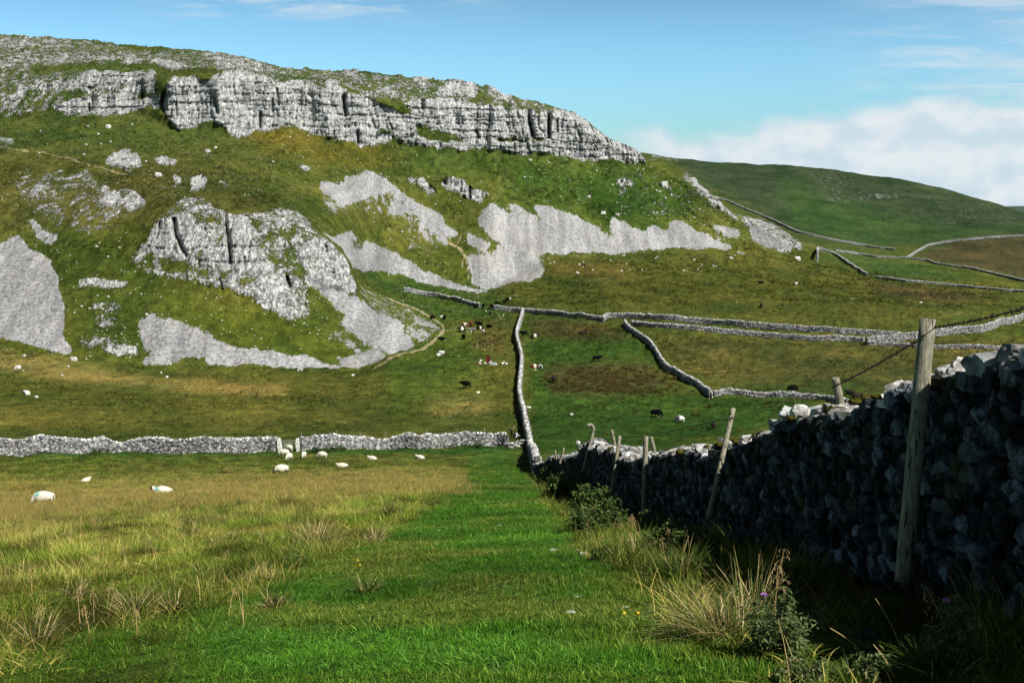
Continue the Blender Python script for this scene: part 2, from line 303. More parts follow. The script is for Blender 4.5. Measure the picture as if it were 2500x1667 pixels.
# masks on the sheet, ragged by noise
def masks(X, Y, P):
    wx = (fbm(P[..., 0]/5, P[..., 2]/5, P[..., 1]/9, 3)-.5); wy = (fbm(P[..., 0]/5+40, P[..., 2]/5, P[..., 1]/9+9, 3)-.5)
    sc = np.clip(Y*0+16, 0, 16)
    far = sstep(1250, 1000, Y)
    rk = sample(rockB, X+wx*sc*far, Y+wy*sc*far)
    sr = sample(screeB, X+wx*sc*far*.8, Y+wy*sc*far*.8)
    dt = sample(dirtB, X+wx*4*far, Y+wy*4*far)
    tf = sample(turf, X+wx*26, Y+wy*14)*.88
    # lumpy sward variation
    P3 = P
    a = fbm(P3[..., 0]/22, P3[..., 1]/22, P3[..., 2]/22, 4)-.5
    b = fbm(P3[..., 0]/7+5, P3[..., 1]/10, P3[..., 2]/5, 4)-.5
    tf = tf*(1+.7*a[..., None]+.7*b[..., None])
    yel = np.clip(a*1.6+b*1.2, -.5, .6)[..., None]
    tf = tf*(1+yel*np.array([.55, .12, .25]))
    return rk, sr, dt, np.clip(tf, .004, 1)
RK, SR, DT, TF = masks(XA, YA, PA)
# relief
X_, Y_, Z_ = PA[..., 0], PA[..., 1], PA[..., 2]
rkc = sstep(.25, .85, RK)*sstep(1000, 900, YA)
sc = np.clip(DA/450, .5, 1.4)
def ridged(v): return 1-np.abs(2*v-1)
def relief():
    wxx = X_+4*fbm(X_/9, Z_/9, Y_/15, 2)
    b1 = ridged(fbm(wxx/13, Z_/40, None, 2)); b2 = ridged(fbm(wxx/4.5+9, Z_/16, None, 2)); b3 = ridged(fbm(wxx/1.6+3, Z_/5, None, 3))
    zz = Z_+2.5*fbm(X_/12, Z_/8, None, 2)
    st = (zz/3.1) % 1.0; st2 = (zz/1.1+.3*fbm(X_/3, Z_/3, None, 2)) % 1.0
    blk = fbm(X_/1.1, Z_/1.0, None, 3)
    q1 = (wxx/6.2+2*fbm(X_/17, Z_/40, None, 2)) % 1.0; q2 = (wxx/2.3+1.5*fbm(X_/9+4, Z_/14, None, 2)) % 1.0
    jn = sstep(.075, 0, np.abs(q1-.5))*2.3*sstep(.36, .55, fbm(X_/9, Z_/11+3, None, 2))+sstep(.11, 0, np.abs(q2-.5))*1.5*sstep(.42, .6, fbm(X_/5+8, Z_/6, None, 2))
    jn = jn+(1-sstep(0, .16, np.abs(((Z_+1.2*fbm(X_/14, Y_/14, None, 2)*3)/4.4) % 1.0-.5)))*1.1*sstep(.4, .6, fbm(X_/12+2, Z_/5, None, 2))
    bury = sstep(.9, .72, b1)*0
    return jn-(b1-.6)*9-(b2-.6)*4.5-(b3-.5)*2.2-(1-sstep(0, .35, st))*1.0*-1-(st2-.5)*.7-(blk-.5)*1.4
rl_ = relief(); rd = (rl_-np.mean(rl_[rkc > .8])+.8)*rkc*sc
# named gullies
gul = np.zeros_like(YA)
for k, w, dep, pts in [('A', 7, 9, [(1115,500),(1100,560),(1105,610)]), ('B', 4, 7, [(100,230),(112,340)]), ('B', 5, 9, [(1280,320),(1290,400),(1310,480)]),
                       ('B', 4, 9, [(1410,340),(1412,420),(1412,500)]), ('B', 2.5, 4, [(1465,380),(1465,450)]), ('C', 5, 8, [(1110,360),(1120,450),(1150,520),(1190,600)]),
                       ('C', 5, 8, [(1435,330),(1445,430),(1460,520),(1470,640)]), ('C', 3, 5, [(1400,740),(1420,800)]), ('C', 4, 6, [(1830,740),(1850,800)]),
                       ('C', 3, 5, [(2080,540),(2080,580)]), ('A', 5, 6, [(1770,300),(1780,350)]), ('D', 3, 5, [(1312,180),(1315,260)]), ('D', 3, 4, [(1130,130),(1135,160)]),
                       ('A', 3, 4, [(1190,560),(1190,640)]), ('A', 4, 5, [(1450,520),(1470,620)]), ('A', 3, 4, [(2325,500),(2340,640)]), ('B', 3, 4, [(600,250),(605,300)]),
                       ('B', 3, 4, [(190,440),(195,520)]), ('B', 2.5, 4, [(950,440),(965,490)]), ('A', 3, 4, [(600,570),(605,640)]), ('A', 3, 4, [(960,420),(965,560)]),
                       ('A', 4, 5, [(1760,640),(1755,720)]), ('A', 3, 5, [(1870,470),(1880,560)]), ('C', 3, 4, [(1560,600),(1560,680)]), ('C', 3, 4, [(1020,380),(1000,480)])]:
    q = cv(k, pts)
    for (ax, ay), (bx, by) in zip(q[:-1], q[1:]):
        L2 = (bx-ax)**2+(by-ay)**2
        t = np.clip(((XA-ax)*(bx-ax)+(YA-ay)*(by-ay))/L2, 0, 1)
        dd = np.hypot(XA-ax-t*(bx-ax), YA-ay-t*(by-ay))
        gul = np.maximum(gul, dep*np.exp(-(dd/w)**2))
edge = sstep(0, 10, np.arange(len(YA)))[:, None]
fade = 1-sstep(crest-4, crest+2, np.arange(len(YA)))[:, None]
DA2 = DA+(rd+gul*sc)*fade
PA2 = world(XA, YA, DA2)
hum = (fbm(X_/2.2, Y_/2.2, None, 3)-.5)*np.clip(DA*.0035, .10, .45)*2+(fbm(X_/14, Y_/14, None, 3)-.5)*np.clip(DA*.006, .1, 2.2)
hum += (fbm(X_/.5, Y_/.5, None, 2)-.5)*.07*sstep(40, 15, DA)
hum *= np.where(XA > 0, 1, 1)
far_h = (fbm(X_/1.5, Y_/2.0, Z_/1.2, 3)-.5)*.9*sstep(200, 280, DA)*(1-sstep(.5, .9, SR)*.8)
PA2[..., 2] += hum*(1-rkc*.5)+far_h
# crag bumps where turf is broken by rock
PA2[..., 2] += sstep(.52, .75, RK+(fbm(X_/2.4, Z_/1.8, Y_/3, 3)-.5)*.9)*(1-sstep(.8, 1, RK))*.9*sc*sstep(1000, 900, YA)
# loose ridge outline
cr = sstep(crest-10, crest, np.arange(len(YA)))[:, None]
PA2[..., 2] += cr*(fbm(X_/3.5, Y_*0, None, 4)-.5)*2.6*sstep(1700, 1500, XA)
# rows behind the camera
first = PA2[0]
extra = []
for yb, zb, f in [(-45, 1.5, 18), (-15, -1.0, 6), (-3, -1.55, 2.2), (0.3, -1.65, 1.5), (1.6, -1.9, 1.15)]:
    r = np.stack([first[:, 0]*f, np.full(len(first), yb), np.full(len(first), zb)+(fbm(first[:, 0]*f/2, first[:, 0]*0+yb)-.5)*.1], -1)
    extra.append(r)
NE = len(extra)
PT = np.concatenate([np.array(extra), PA2], 0)
def ext(a): return np.concatenate([np.repeat(a[:1], NE, 0), a], 0)
YT, XT = ext(YA), ext(XA)

def grid_mesh(name, P, attrs, mat):
    R, C = P.shape[:2]
    me = bpy.data.meshes.new(name)
    idx = np.arange(R*C).reshape(R, C)
    q = np.stack([idx[:-1, :-1], idx[:-1, 1:], idx[1:, 1:], idx[1:, :-1]], -1).reshape(-1, 4)
    me.vertices.add(R*C); me.vertices.foreach_set('co', P.reshape(-1).astype(np.float32))
    me.loops.add(q.size); me.loops.foreach_set('vertex_index', q.reshape(-1).astype(np.int32))
    me.polygons.add(len(q)); me.polygons.foreach_set('loop_start', np.arange(0, q.size, 4, dtype=np.int32))
    me.polygons.foreach_set('loop_total', np.full(len(q), 4, np.int32))
    me.polygons.foreach_set('use_smooth', np.ones(len(q), bool))
    for k, a in attrs.items():
        if a.ndim == 3:
            at = me.attributes.new(k, 'FLOAT_COLOR', 'POINT')
            c = np.ones((R*C, 4), np.float32); c[:, :3] = a.reshape(-1, 3); at.data.foreach_set('color', c.reshape(-1))
        else:
            at = me.attributes.new(k, 'FLOAT', 'POINT'); at.data.foreach_set('value', a.reshape(-1).astype(np.float32))
    me.update(calc_edges=True); me.validate()
    me.materials.append(mat)
    o = bpy.data.objects.new(name, me); ROOT.objects.link(o)
    return o

# ------------------------------------------------------------------ node helpers
def newmat(name):
    m = bpy.data.materials.new(name); m.use_nodes = True
    nt = m.node_tree; nt.nodes.clear()
    return m, nt
class NT:
    def __init__(s, nt): s.nt = nt; s.pos = None
    def n(s, t, **kw):
        nd = s.nt.nodes.new(t)
        for k, v in kw.items(): setattr(nd, k, v)
        return nd
    def inp(s, sock, v):
        if isinstance(v, bpy.types.NodeSocket): s.nt.links.new(v, sock)
        elif v is not None: sock.default_value = v
    def math(s, op, a, b=None, c=None, clamp=False):
        nd = s.n('ShaderNodeMath', operation=op); nd.use_clamp = clamp
        s.inp(nd.inputs[0], a); s.inp(nd.inputs[1], b); s.inp(nd.inputs[2], c); return nd.outputs[0]
    def mix(s, f, a, b, mode='MIX'):
        nd = s.n('ShaderNodeMix', data_type='RGBA', blend_type=mode)
        s.inp(nd.inputs[0], f); s.inp(nd.inputs[6], tuple(a)+(1,) if isinstance(a, tuple) and len(a) == 3 else a)
        s.inp(nd.inputs[7], tuple(b)+(1,) if isinstance(b, tuple) and len(b) == 3 else b); return nd.outputs[2]
    def noise(s, vec, scale, detail=4, rough=.55, dist=0):
        nd = s.n('ShaderNodeTexNoise'); s.inp(nd.inputs['Vector'], vec); nd.inputs['Scale'].default_value = scale
        nd.inputs['Detail'].default_value = detail; nd.inputs['Roughness'].default_value = rough; nd.inputs['Distortion'].default_value = dist
        return nd.outputs[0]
    def voro(s, vec, scale, feature='F1', out=0, rnd=1):
        nd = s.n('ShaderNodeTexVoronoi', feature=feature); s.inp(nd.inputs['Vector'], vec); nd.inputs['Scale'].default_value = scale
        nd.inputs['Randomness'].default_value = rnd
        return nd.outputs[out]
    def ss(s, v, a, b, lo=0., hi=1.):
        nd = s.n('ShaderNodeMapRange', interpolation_type='SMOOTHSTEP'); s.inp(nd.inputs[0], v)
        for i, q in enumerate((a, b, lo, hi)): nd.inputs[1+i].default_value = q
        return nd.outputs[0]
    def mapv(s, vec, scale):
        nd = s.n('ShaderNodeMapping'); s.inp(nd.inputs[0], vec); nd.inputs[3].default_value = scale; return nd.outputs[0]
    def attr(s, name, out='Fac', typ='GEOMETRY'):
        nd = s.n('ShaderNodeAttribute', attribute_name=name, attribute_type=typ); return nd.outputs[out]
    def obj(s): return s.n('ShaderNodeTexCoord').outputs['Object']
    def bsdf(s, col, rough=.85, spec=.2, bump=None, bstr=.5, bdist=.1, trans=0):
        p = s.n('ShaderNodeBsdfPrincipled'); s.inp(p.inputs['Base Color'], col if not isinstance(col, tuple) else tuple(col[:3])+(1,))
        s.inp(p.inputs['Roughness'], rough); p.inputs['Specular IOR Level'].default_value = spec
        if bump is not None:
            b = s.n('ShaderNodeBump'); b.inputs['Strength'].default_value = bstr; b.inputs['Distance'].default_value = bdist
            s.inp(b.inputs['Height'], bump); s.nt.links.new(b.outputs[0], p.inputs['Normal'])
        out = s.n('ShaderNodeOutputMaterial'); r = p.outputs[0]
        if trans:
            t = s.n('ShaderNodeBsdfTranslucent'); s.inp(t.inputs[0], col)
            mx = s.n('ShaderNodeMixShader'); mx.inputs[0].default_value = trans
            s.nt.links.new(r, mx.inputs[1]); s.nt.links.new(t.outputs[0], mx.inputs[2]); r = mx.outputs[0]
        s.nt.links.new(r, out.inputs[0]); return p

def mat_terrain():
    m, nt = newmat('hillside'); g = NT(nt); P = g.obj()
    turf = g.attr('turf', 'Color'); rk = g.attr('rockm'); sr = g.attr('screem'); dt = g.attr('dirtm'); nr = g.attr('nearm')
    n1 = g.noise(P, .35, 5, .65); n2 = g.noise(g.mapv(P, (1, 1, 2.5)), 1.6, 5, .7); n3 = g.noise(P, 14, 4, .7)
    v = g.math('MULTIPLY', g.ss(n1, .3, .7, .62, 1.35), g.ss(n2, .25, .75, .55, 1.5))
    vn = g.math('MULTIPLY', v, g.math('MULTIPLY_ADD', g.math('SUBTRACT', g.ss(n3, .3, .7, .5, 1.5), 1.0), nr, 1.0))
    grass = g.mix(1.0, turf, vn, 'MULTIPLY')
    straw = g.math('MULTIPLY', g.ss(g.noise(g.mapv(P, (1, .6, 1.6)), .8, 4, .7), .55, .72), .33)
    grass = g.mix(straw, grass, (.17, .145, .035))
    darks = g.math('MULTIPLY', g.ss(g.noise(g.mapv(P, (1, .8, 2)), .55, 5, .75), .56, .68), .5)
    grass = g.mix(darks, grass, (.018, .030, .006))
    # crag
    rn = g.math('MULTIPLY_ADD', g.noise(g.mapv(P, (1.3, .9, 1.0)), 1.0, 5, .8), .55, g.math('MULTIPLY', g.noise(g.mapv(P, (.28, .2, .2)), 1.0, 4, .65), .45))
    rf = g.ss(g.math('MULTIPLY_ADD', g.math('SUBTRACT', rn, .5), 2.6, rk), .53, .64)
    streak = g.noise(g.mapv(P, (1.3, .6, .22)), 1.0, 5, .7); bed = g.noise(g.mapv(P, (.12, .12, 1.5)), 1.0, 4, .6)
    fine = g.noise(P, 1.7, 4, .7)
    rc = g.mix(g.ss(streak, .38, .62), (.25, .26, .28), (.66, .67, .67))
    rc = g.mix(g.math('MULTIPLY', g.ss(bed, .56, .64), .6), rc, (.13, .135, .13))
    rc = g.mix(g.math('MULTIPLY', g.ss(fine, .50, .68), .55), rc, (.70, .70, .69))
    crack = g.voro(g.mapv(P, (.75, .5, .28)), 1.0, 'DISTANCE_TO_EDGE')
    rc = g.mix(g.ss(crack, 0.01, .07, .75, 0.), rc, (.05, .055, .055))
    moss = g.math('MULTIPLY', g.ss(g.noise(P, .55, 5, .75), .54, .62), .75)
    rc = g.mix(moss, rc, (.075, .085, .03))
    col = g.mix(rf, grass, rc)
    # scree
    sn = g.noise(g.mapv(P, (.6, .25, .3)), 1.0, 6, .8)
    sf = g.ss(g.math('MULTIPLY_ADD', g.math('SUBTRACT', sn, .5), 2.0, sr), .54, .64)
    s1 = g.noise(P, 1.1, 5, .8); s2 = g.voro(P, 2.2, 'F1', 1); s3 = g.noise(g.mapv(P, (.05, .05, .02)), 1, 3, .5)
    sc_ = g.mix(g.ss(s1, .36, .64), (.135, .15, .175), (.365, .38, .405))
    sc_ = g.mix(.35, sc_, s2, 'SOFT_LIGHT'); 
    hs = g.n('ShaderNodeHueSaturation'); g.inp(hs.inputs['Color'], sc_); hs.inputs['Saturation'].default_value = .35
    sc_ = g.mix(g.math('MULTIPLY', g.ss(s3, .5, .7), .3), hs.outputs[0], (.40, .375, .35))
    stk = g.noise(g.mapv(P, (.22, .03, .035)), 1.0, 4, .6, .3); sc_ = g.mix(1.0, sc_, g.ss(stk, .3, .7, .72, 1.22), 'MULTIPLY')
    tufts = g.math('MULTIPLY', g.ss(g.noise(P, .22, 5, .8), .62, .68), .8); sc_ = g.mix(tufts, sc_, (.07, .075, .03))
    col = g.mix(sf, col, sc_)
    # stray stones
    vs = g.n('ShaderNodeTexVoronoi'); g.inp(vs.inputs['Vector'], P); vs.inputs['Scale'].default_value = 1.05
    msk = g.math('MULTIPLY', g.ss(vs.outputs['Distance'], .14, .24, 1, 0), g.math('GREATER_THAN', g.noise(P, .09, 4, .7), .48))
    sep = g.n('ShaderNodeSeparateColor'); g.inp(sep.inputs[0], vs.outputs['Color'])
    msk = g.math('MULTIPLY', msk, g.math('GREATER_THAN', sep.outputs[0], .72))
    msk = g.math('MULTIPLY', msk, g.math('MULTIPLY', g.attr('strewn'), g.math('SUBTRACT', 1, nr)))
    col = g.mix(msk, col, (.55, .54, .50))
    # worn paths
    col = g.mix(g.math('MULTIPLY', g.ss(g.math('MULTIPLY_ADD', g.math('SUBTRACT', n2, .5), .5, dt), .3, .6), .75), col, (.40, .33, .21))
    hb = g.math('MULTIPLY_ADD', rf, g.math('ADD', g.math('MULTIPLY', streak, 1.6), fine), g.math('MULTIPLY', n2, .8))
    g.bsdf(col, .95, .08, hb, .75, .7)
    return m
MT = mat_terrain()
nearm = sstep(120, 40, ext(DA)); strewn = sstep(200, 260, ext(DA))*np.clip(1-sstep(1150, 1350, XT)*sstep(600, 660, YT)*.93, 0, 1)*np.clip(1-sstep(860, 900, YT)*.8, 0, 1)
obA = grid_mesh('valley_and_scar', PT, dict(turf=ext(TF), rockm=ext(RK)*sstep(1000, 930, YT), screem=ext(SR), dirtm=ext(DT), nearm=nearm, strewn=strewn), MT)
obA['kind'] = 'structure'; obA.name = 'hill'
# far hill
Cs = [[(1400,560,650),(1585,520,650),(1700,560,640),(1850,620,620),(1950,604,566),(2100,636,616),(2500,680,573),(3000,680,560)],
      [(1400,500,720),(1585,470,720),(1700,520,700),(1850,580,690),(1950,578,680),(2100,600,700),(2300,615,680),(2500,612,680)],
      [(1400,450,800),(1700,480,800),(1950,545,760),(2200,562,780),(2500,562,780)],
      [(1400,400,950),(1700,430,900),(2000,470,900),(2300,495,900),(2500,535,860)],
      [(1400,365,1080),(1577,374,1080),(1640,383,1070),(1704,392,1060),(1963,408,1040),(2112,426,1020),(2223,443,1000),(2287,456,990),(2372,479,970),(2448,504,950),(2500,520,940),(2600,550,920),(3000,600,900)]]
curvesB = [fl(c) for c in Cs]; sk = curvesB[-1]
curvesB += [lambda x: (sk(x)[0]+14, sk(x)[1]+120), lambda x: (sk(x)[0]+90, sk(x)[1]+500)]
xsB = np.concatenate([[700, 1100], np.arange(1400, 2680, STEP), 2680+outer[:6]])
YB, IB = build_sheet(curvesB, xsB, [26, 26, 36, 40, 5, 4])
YB[:, 2:-6] = smooth_ax(YB[:, 2:-6], 6, 1, 2); IB[:, 2:-6] = smooth_ax(IB[:, 2:-6], 6, 1, 2)
YB[4:128] = smooth_ax(YB[4:128], 3, 0, 2); IB[4:128] = smooth_ax(IB[4:128], 3, 0, 2)
XBg = np.broadcast_to(xsB, YB.shape); DB = 1/IB; PB = world(XBg, YB, DB)
RKb, SRb, DTb, TFb = masks(XBg, YB, PB)
PB[..., 2] += (fbm(PB[..., 0]/25, PB[..., 1]/25, None, 4)-.5)*5*sstep(3, 20, np.arange(len(YB)))[:, None]
PB[..., 2] += sstep(.5, .7, RKb+(fbm(PB[..., 0]/3, PB[..., 1]/3, None, 3)-.5)*.8)*1.0
obB = grid_mesh('far_hill', PB, dict(turf=TFb, rockm=RKb, screem=SRb*(XBg > 99999), dirtm=DTb*0, nearm=DB*0, strewn=DB*0+.5), MT)
obB['kind'] = 'structure'
xsD = np.linspace(1300, 5000, 80)
yD = [np.full(80, 560.), 530+0*xsD, 506-8*np.exp(-((xsD-2750)/250)**2)-14*np.exp(-((xsD-3500)/400)**2), 520+0*xsD]
PD = np.array([world(xsD, y, d) for y, d in zip(yD, (2600, 2900, 3300, 4000))])
obD = grid_mesh('distant_hill', PD, dict(turf=np.tile(np.array([.05, .085, .06]), PD.shape[:2]+(1,)), rockm=PD[..., 0]*0, screem=PD[..., 0]*0, dirtm=PD[..., 0]*0, nearm=PD[..., 0]*0, strewn=PD[..., 0]*0), MT)
obD['kind'] = 'structure'

# ------------------------------------------------------------------ ground queries
PXA, PYA, FWA = project(PA2)
PXB, PYB, FWB = project(PB)
def _colidx(xs, x):
    c = np.searchsorted(xs, x)-1; c = int(np.clip(c, 0, len(xs)-2)); return c, (x-xs[c])/(xs[c+1]-xs[c])
def G(x, y, up=0.0, sheet='A', dmin=70):
    """world point of the ground seen at (x, y); up: the point is the top of a thing that tall"""
    xs, P, PY, FW = (xsA, PA2, PYA, FWA) if sheet == 'A' else (xsB, PB, PYB, FWB)
    c, f = _colidx(xs, x)
    col = P[:, c]*(1-f)+P[:, c+1]*f; yy = PY[:, c]*(1-f)+PY[:, c+1]*f; fw = FW[:, c]*(1-f)+FW[:, c+1]*f
    s = yy-F*up/fw*.985
    st = int(np.argmax(fw > dmin)) if up > 0 else 0
    i = st+int(np.argmax(s[st:] <= y))
    if i == 0: i = 1
    a, b = s[i-1], s[i]; t = (a-y)/(a-b) if a != b else 0
    return Vector(col[i-1]*(1-t)+col[i]*t)
def GZ(X, Y):
    z = -2.0-.2*Y
    if Y < 2.9:
        return float(np.interp(Y, [-45,-15,-3,.3,1.6,2.9], [1.5,-1,-1.55,-1.65,-1.9,-2.2]))
    for _ in range(6):
        xp = project(np.array([X, Y, z]))[0]
        c, f = _colidx(xsA, float(xp))
        dcol = PA2[:crest+1, c, 1]*(1-f)+PA2[:crest+1, c+1, 1]*f; zc = PA2[:crest+1, c, 2]*(1-f)+PA2[:crest+1, c+1, 2]*f
        i = int(np.argmax(dcol >= Y)); 
        if i == 0: i = 1
        t = (Y-dcol[i-1])/max(1e-6, dcol[i]-dcol[i-1]); z = zc[i-1]*(1-t)+zc[i]*t
    return float(z)

# ------------------------------------------------------------------ object helpers
def tag(o, label=None, cat=None, group=None, kind=None):
    if label: o['label'] = label
    if cat: o['category'] = cat
    if group: o['group'] = group
    if kind: o['kind'] = kind
    return o
def empty(name, loc, rz=0):
    o = bpy.data.objects.new(name, None); ROOT.objects.link(o); o.location = loc; o.rotation_euler = (0, 0, rz); o.empty_display_size = .2
    return o
def mesh_np(name, V, Fc, mats, parent=None, tint=None, smooth=False, midx=None):
    """V (n,3), Fc list/array of tris or quads (uniform)"""
    me = bpy.data.meshes.new(name); V = np.asarray(V, np.float32); Fc = np.asarray(Fc, np.int32)
    k = Fc.shape[1]
    me.vertices.add(len(V)); me.vertices.foreach_set('co', V.reshape(-1))
    me.loops.add(Fc.size); me.loops.foreach_set('vertex_index', Fc.reshape(-1))
    me.polygons.add(len(Fc)); me.polygons.foreach_set('loop_start', np.arange(0, Fc.size, k, dtype=np.int32))
    me.polygons.foreach_set('loop_total', np.full(len(Fc), k, np.int32))
    me.polygons.foreach_set('use_smooth', np.full(len(Fc), smooth, bool))
    if tint is not None:
        at = me.attributes.new('tint', 'FLOAT_COLOR', 'POINT'); c = np.ones((len(V), 4), np.float32)
        tint = np.asarray(tint); c[:, :3] = tint if tint.ndim == 2 else tint[:, None]
        at.data.foreach_set('color', c.reshape(-1))
    for m in (mats if isinstance(mats, (list, tuple)) else [mats]): me.materials.append(m)
    if midx is not None: me.polygons.foreach_set('material_index', np.asarray(midx, np.int32))
    me.update(calc_edges=True)
    o = bpy.data.objects.new(name, me); ROOT.objects.link(o)
    if parent is not None: o.parent = parent
    return o
def ico(sub):
    bm = bmesh.new(); bmesh.ops.create_icosphere(bm, subdivisions=sub, radius=1)
    V = np.array([v.co[:] for v in bm.verts]); Fc = np.array([[v.index for v in f.verts] for f in bm.faces]); bm.free(); return V, Fc
ICO = {s: ico(s) for s in (1, 2, 3, 4)}
def rockshape(sub, seed, extra=7, rough=.0):
    r = np.random.default_rng(seed); V, Fc = ICO[sub]
    N = [np.array(v, float) for v in [(1,0,0),(-1,0,0),(0,1,0),(0,-1,0),(0,0,1),(0,0,-1)]]
    N = [n+r.normal(0, .16, 3) for n in N]+[r.normal(0, 1, 3) for _ in range(extra)]
    N = np.array([n/np.linalg.norm(n) for n in N]); H = np.concatenate([r.uniform(.8, 1, 6), r.uniform(.85, 1.25, extra)])
    dp = V@N.T; rad = np.where(dp > .05, H/np.maximum(dp, .05), 9).min(1)
    rad = np.minimum(rad, 1.45)
    W = V*rad[:, None]
    if rough: W = W*(1+rough*(fbm(V[:, 0]*2.3+seed, V[:, 1]*2.3, V[:, 2]*2.3, 3)-.5))[:, None]
    return W, Fc
ROCKLIB = {s: [rockshape(s, 100+i, rough=(.25 if s >= 3 else .1)) for i in range(28)] for s in (1, 2, 3)}

# ------------------------------------------------------------------ materials
def simple(name, col, rough=.8, var=.25, scale=8, spec=.2, bump=.3, bd=.02, stretch=(1, 1, 1), metal=0):
    m, nt = newmat(name); g = NT(nt); P = g.mapv(g.obj(), stretch)
    n = g.noise(P, scale, 5, .65); lo = tuple(c*(1-var) for c in col); hi = tuple(min(1, c*(1+var)) for c in col)
    p = g.bsdf(g.mix(g.ss(n, .3, .7), lo, hi), rough, spec, n, bump, bd); p.inputs['Metallic'].default_value = metal
    return m
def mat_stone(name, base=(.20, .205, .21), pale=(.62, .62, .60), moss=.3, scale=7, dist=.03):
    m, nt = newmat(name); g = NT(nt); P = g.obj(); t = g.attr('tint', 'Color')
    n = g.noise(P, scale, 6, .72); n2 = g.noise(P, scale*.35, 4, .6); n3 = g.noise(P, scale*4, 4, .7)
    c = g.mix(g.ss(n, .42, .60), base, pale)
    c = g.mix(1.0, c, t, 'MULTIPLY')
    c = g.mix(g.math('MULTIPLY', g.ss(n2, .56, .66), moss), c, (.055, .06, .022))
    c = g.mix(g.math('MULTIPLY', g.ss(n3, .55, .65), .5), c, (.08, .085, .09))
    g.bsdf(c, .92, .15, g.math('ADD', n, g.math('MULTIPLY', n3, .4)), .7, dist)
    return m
M = dict(
 wall=mat_stone('limestone_painted_shade', base=(.011, .013, .016), pale=(.125, .15, .185), moss=.6), cope=mat_stone('limestone_cope', base=(.24, .24, .24), pale=(.78, .78, .76), moss=.6),  # near wall face: its shade darkened into the stone colour; cope paled as sunlit
 wfar=mat_stone('limestone_wall', base=(.17, .17, .18), pale=(.66, .66, .65), moss=.2, scale=2.5, dist=.06),
 boulder=mat_stone('boulder_limestone', base=(.42, .42, .41), pale=(.75, .74, .70), moss=.15, scale=3),
 wood=None, wire=simple('rusty_wire', (.03, .022, .018), .7, .3, 30), galv=simple('galvanised_steel', (.42, .46, .46), .45, .15, 12, metal=.6),
 blackhide=simple('black_hide', (.004, .004, .0045), .85, .3, 12, .04), redhide=simple('red_brown_hide', (.13, .035, .016), .7, .3, 12),
 brownhide=simple('dark_brown_hide', (.017, .012, .009), .7, .3, 12), greyhide=simple('blue_grey_hide', (.11, .115, .13), .7, .3, 12), whitehide=simple('white_hide', (.72, .68, .62), .75, .1, 12),
 fleece=simple('cream_fleece', (.72, .67, .56), .95, .12, 14, .05, .8, .05), face=simple('dark_face', (.05, .042, .038), .8, .3, 14), paleface=simple('pale_face', (.62, .57, .48), .85, .15, 14),
 mark=simple('turquoise_marker', (.22, .46, .42), .9, .15, 14), skin=simple('skin', (.55, .32, .22), .6, .1, 14), hair=simple('dark_hair', (.02, .014, .01), .7, .2, 20),
 black_cloth=simple('black_cloth', (.012, .012, .015), .9, .2, 20), white_cloth=simple('white_cloth', (.72, .76, .82), .9, .08, 20), navy=simple('navy_cloth', (.012, .02, .07), .8, .2, 20),
 red=simple('rusty_red_sheet', (.12, .02, .018), .7, .35, 4), slab=simple('grey_slab', (.24, .26, .28), .85, .15, 5), rusty=simple('rusty_rail', (.22, .08, .04), .8, .3, 5),
 moss=None)
def mat_wood():
    m, nt = newmat('weathered_post'); g = NT(nt); P = g.obj()
    n = g.noise(g.mapv(P, (1, 1, .06)), 45, 5, .7); n2 = g.noise(g.mapv(P, (1, 1, .35)), 5, 4, .6); ck = g.noise(g.mapv(P, (1, 1, .03)), 26, 3, .5)
    c = g.mix(g.ss(n, .3, .7), (.12, .11, .08), (.37, .355, .27))
    c = g.mix(g.math('MULTIPLY', g.ss(n2, .45, .7), .6), c, (.20, .20, .09))
    c = g.mix(g.ss(ck, .60, .66), c, (.04, .035, .025))
    g.bsdf(c, .85, .15, g.math('ADD', n, g.math('MULTIPLY', ck, -1)), .8, .012); return m
M['wood'] = mat_wood()
def mat_moss():
    m, nt = newmat('wall_moss'); g = NT(nt); P = g.obj(); n = g.noise(P, 30, 5, .8); n2 = g.noise(P, 7, 3, .6)
    c = g.mix(g.ss(n, .35, .65), (.03, .025, .008), (.14, .13, .02)); c = g.mix(g.ss(n2, .5, .7), c, (.07, .04, .012))
    g.bsdf(c, .95, .05, n, 1, .03); return m
M['moss'] = mat_moss()

# ------------------------------------------------------------------ dry stone walls
class Wall:
    def __init__(s, pts, H, top=None):
        """pts: list of ground points; H: heights per point"""
        s.P = np.array([p[:] for p in pts], float); s.H = np.array(H, float)
        d = np.hypot(*(np.diff(s.P[:, :2], axis=0).T)); s.S = np.concatenate([[0], np.cumsum(d)]); s.L = s.S[-1]
    def at(s, t):
        p = np.stack([np.interp(t, s.S, s.P[:, i]) for i in range(3)], -1)
        e = .6; q0 = np.stack([np.interp(t-e, s.S, s.P[:, i]) for i in range(2)], -1); q1 = np.stack([np.interp(t+e, s.S, s.P[:, i]) for i in range(2)], -1)
        tn = q1-q0; tn /= np.maximum(1e-6, np.hypot(tn[..., 0], tn[..., 1]))[..., None]
        return p, tn, np.interp(t, s.S, s.H)*(1+.13*(vnoise(np.asarray(t)/2.9+s.L, 0*np.asarray(t))-.5)+.09*(vnoise(np.asarray(t)/.9, 0*np.asarray(t)+3)-.5))
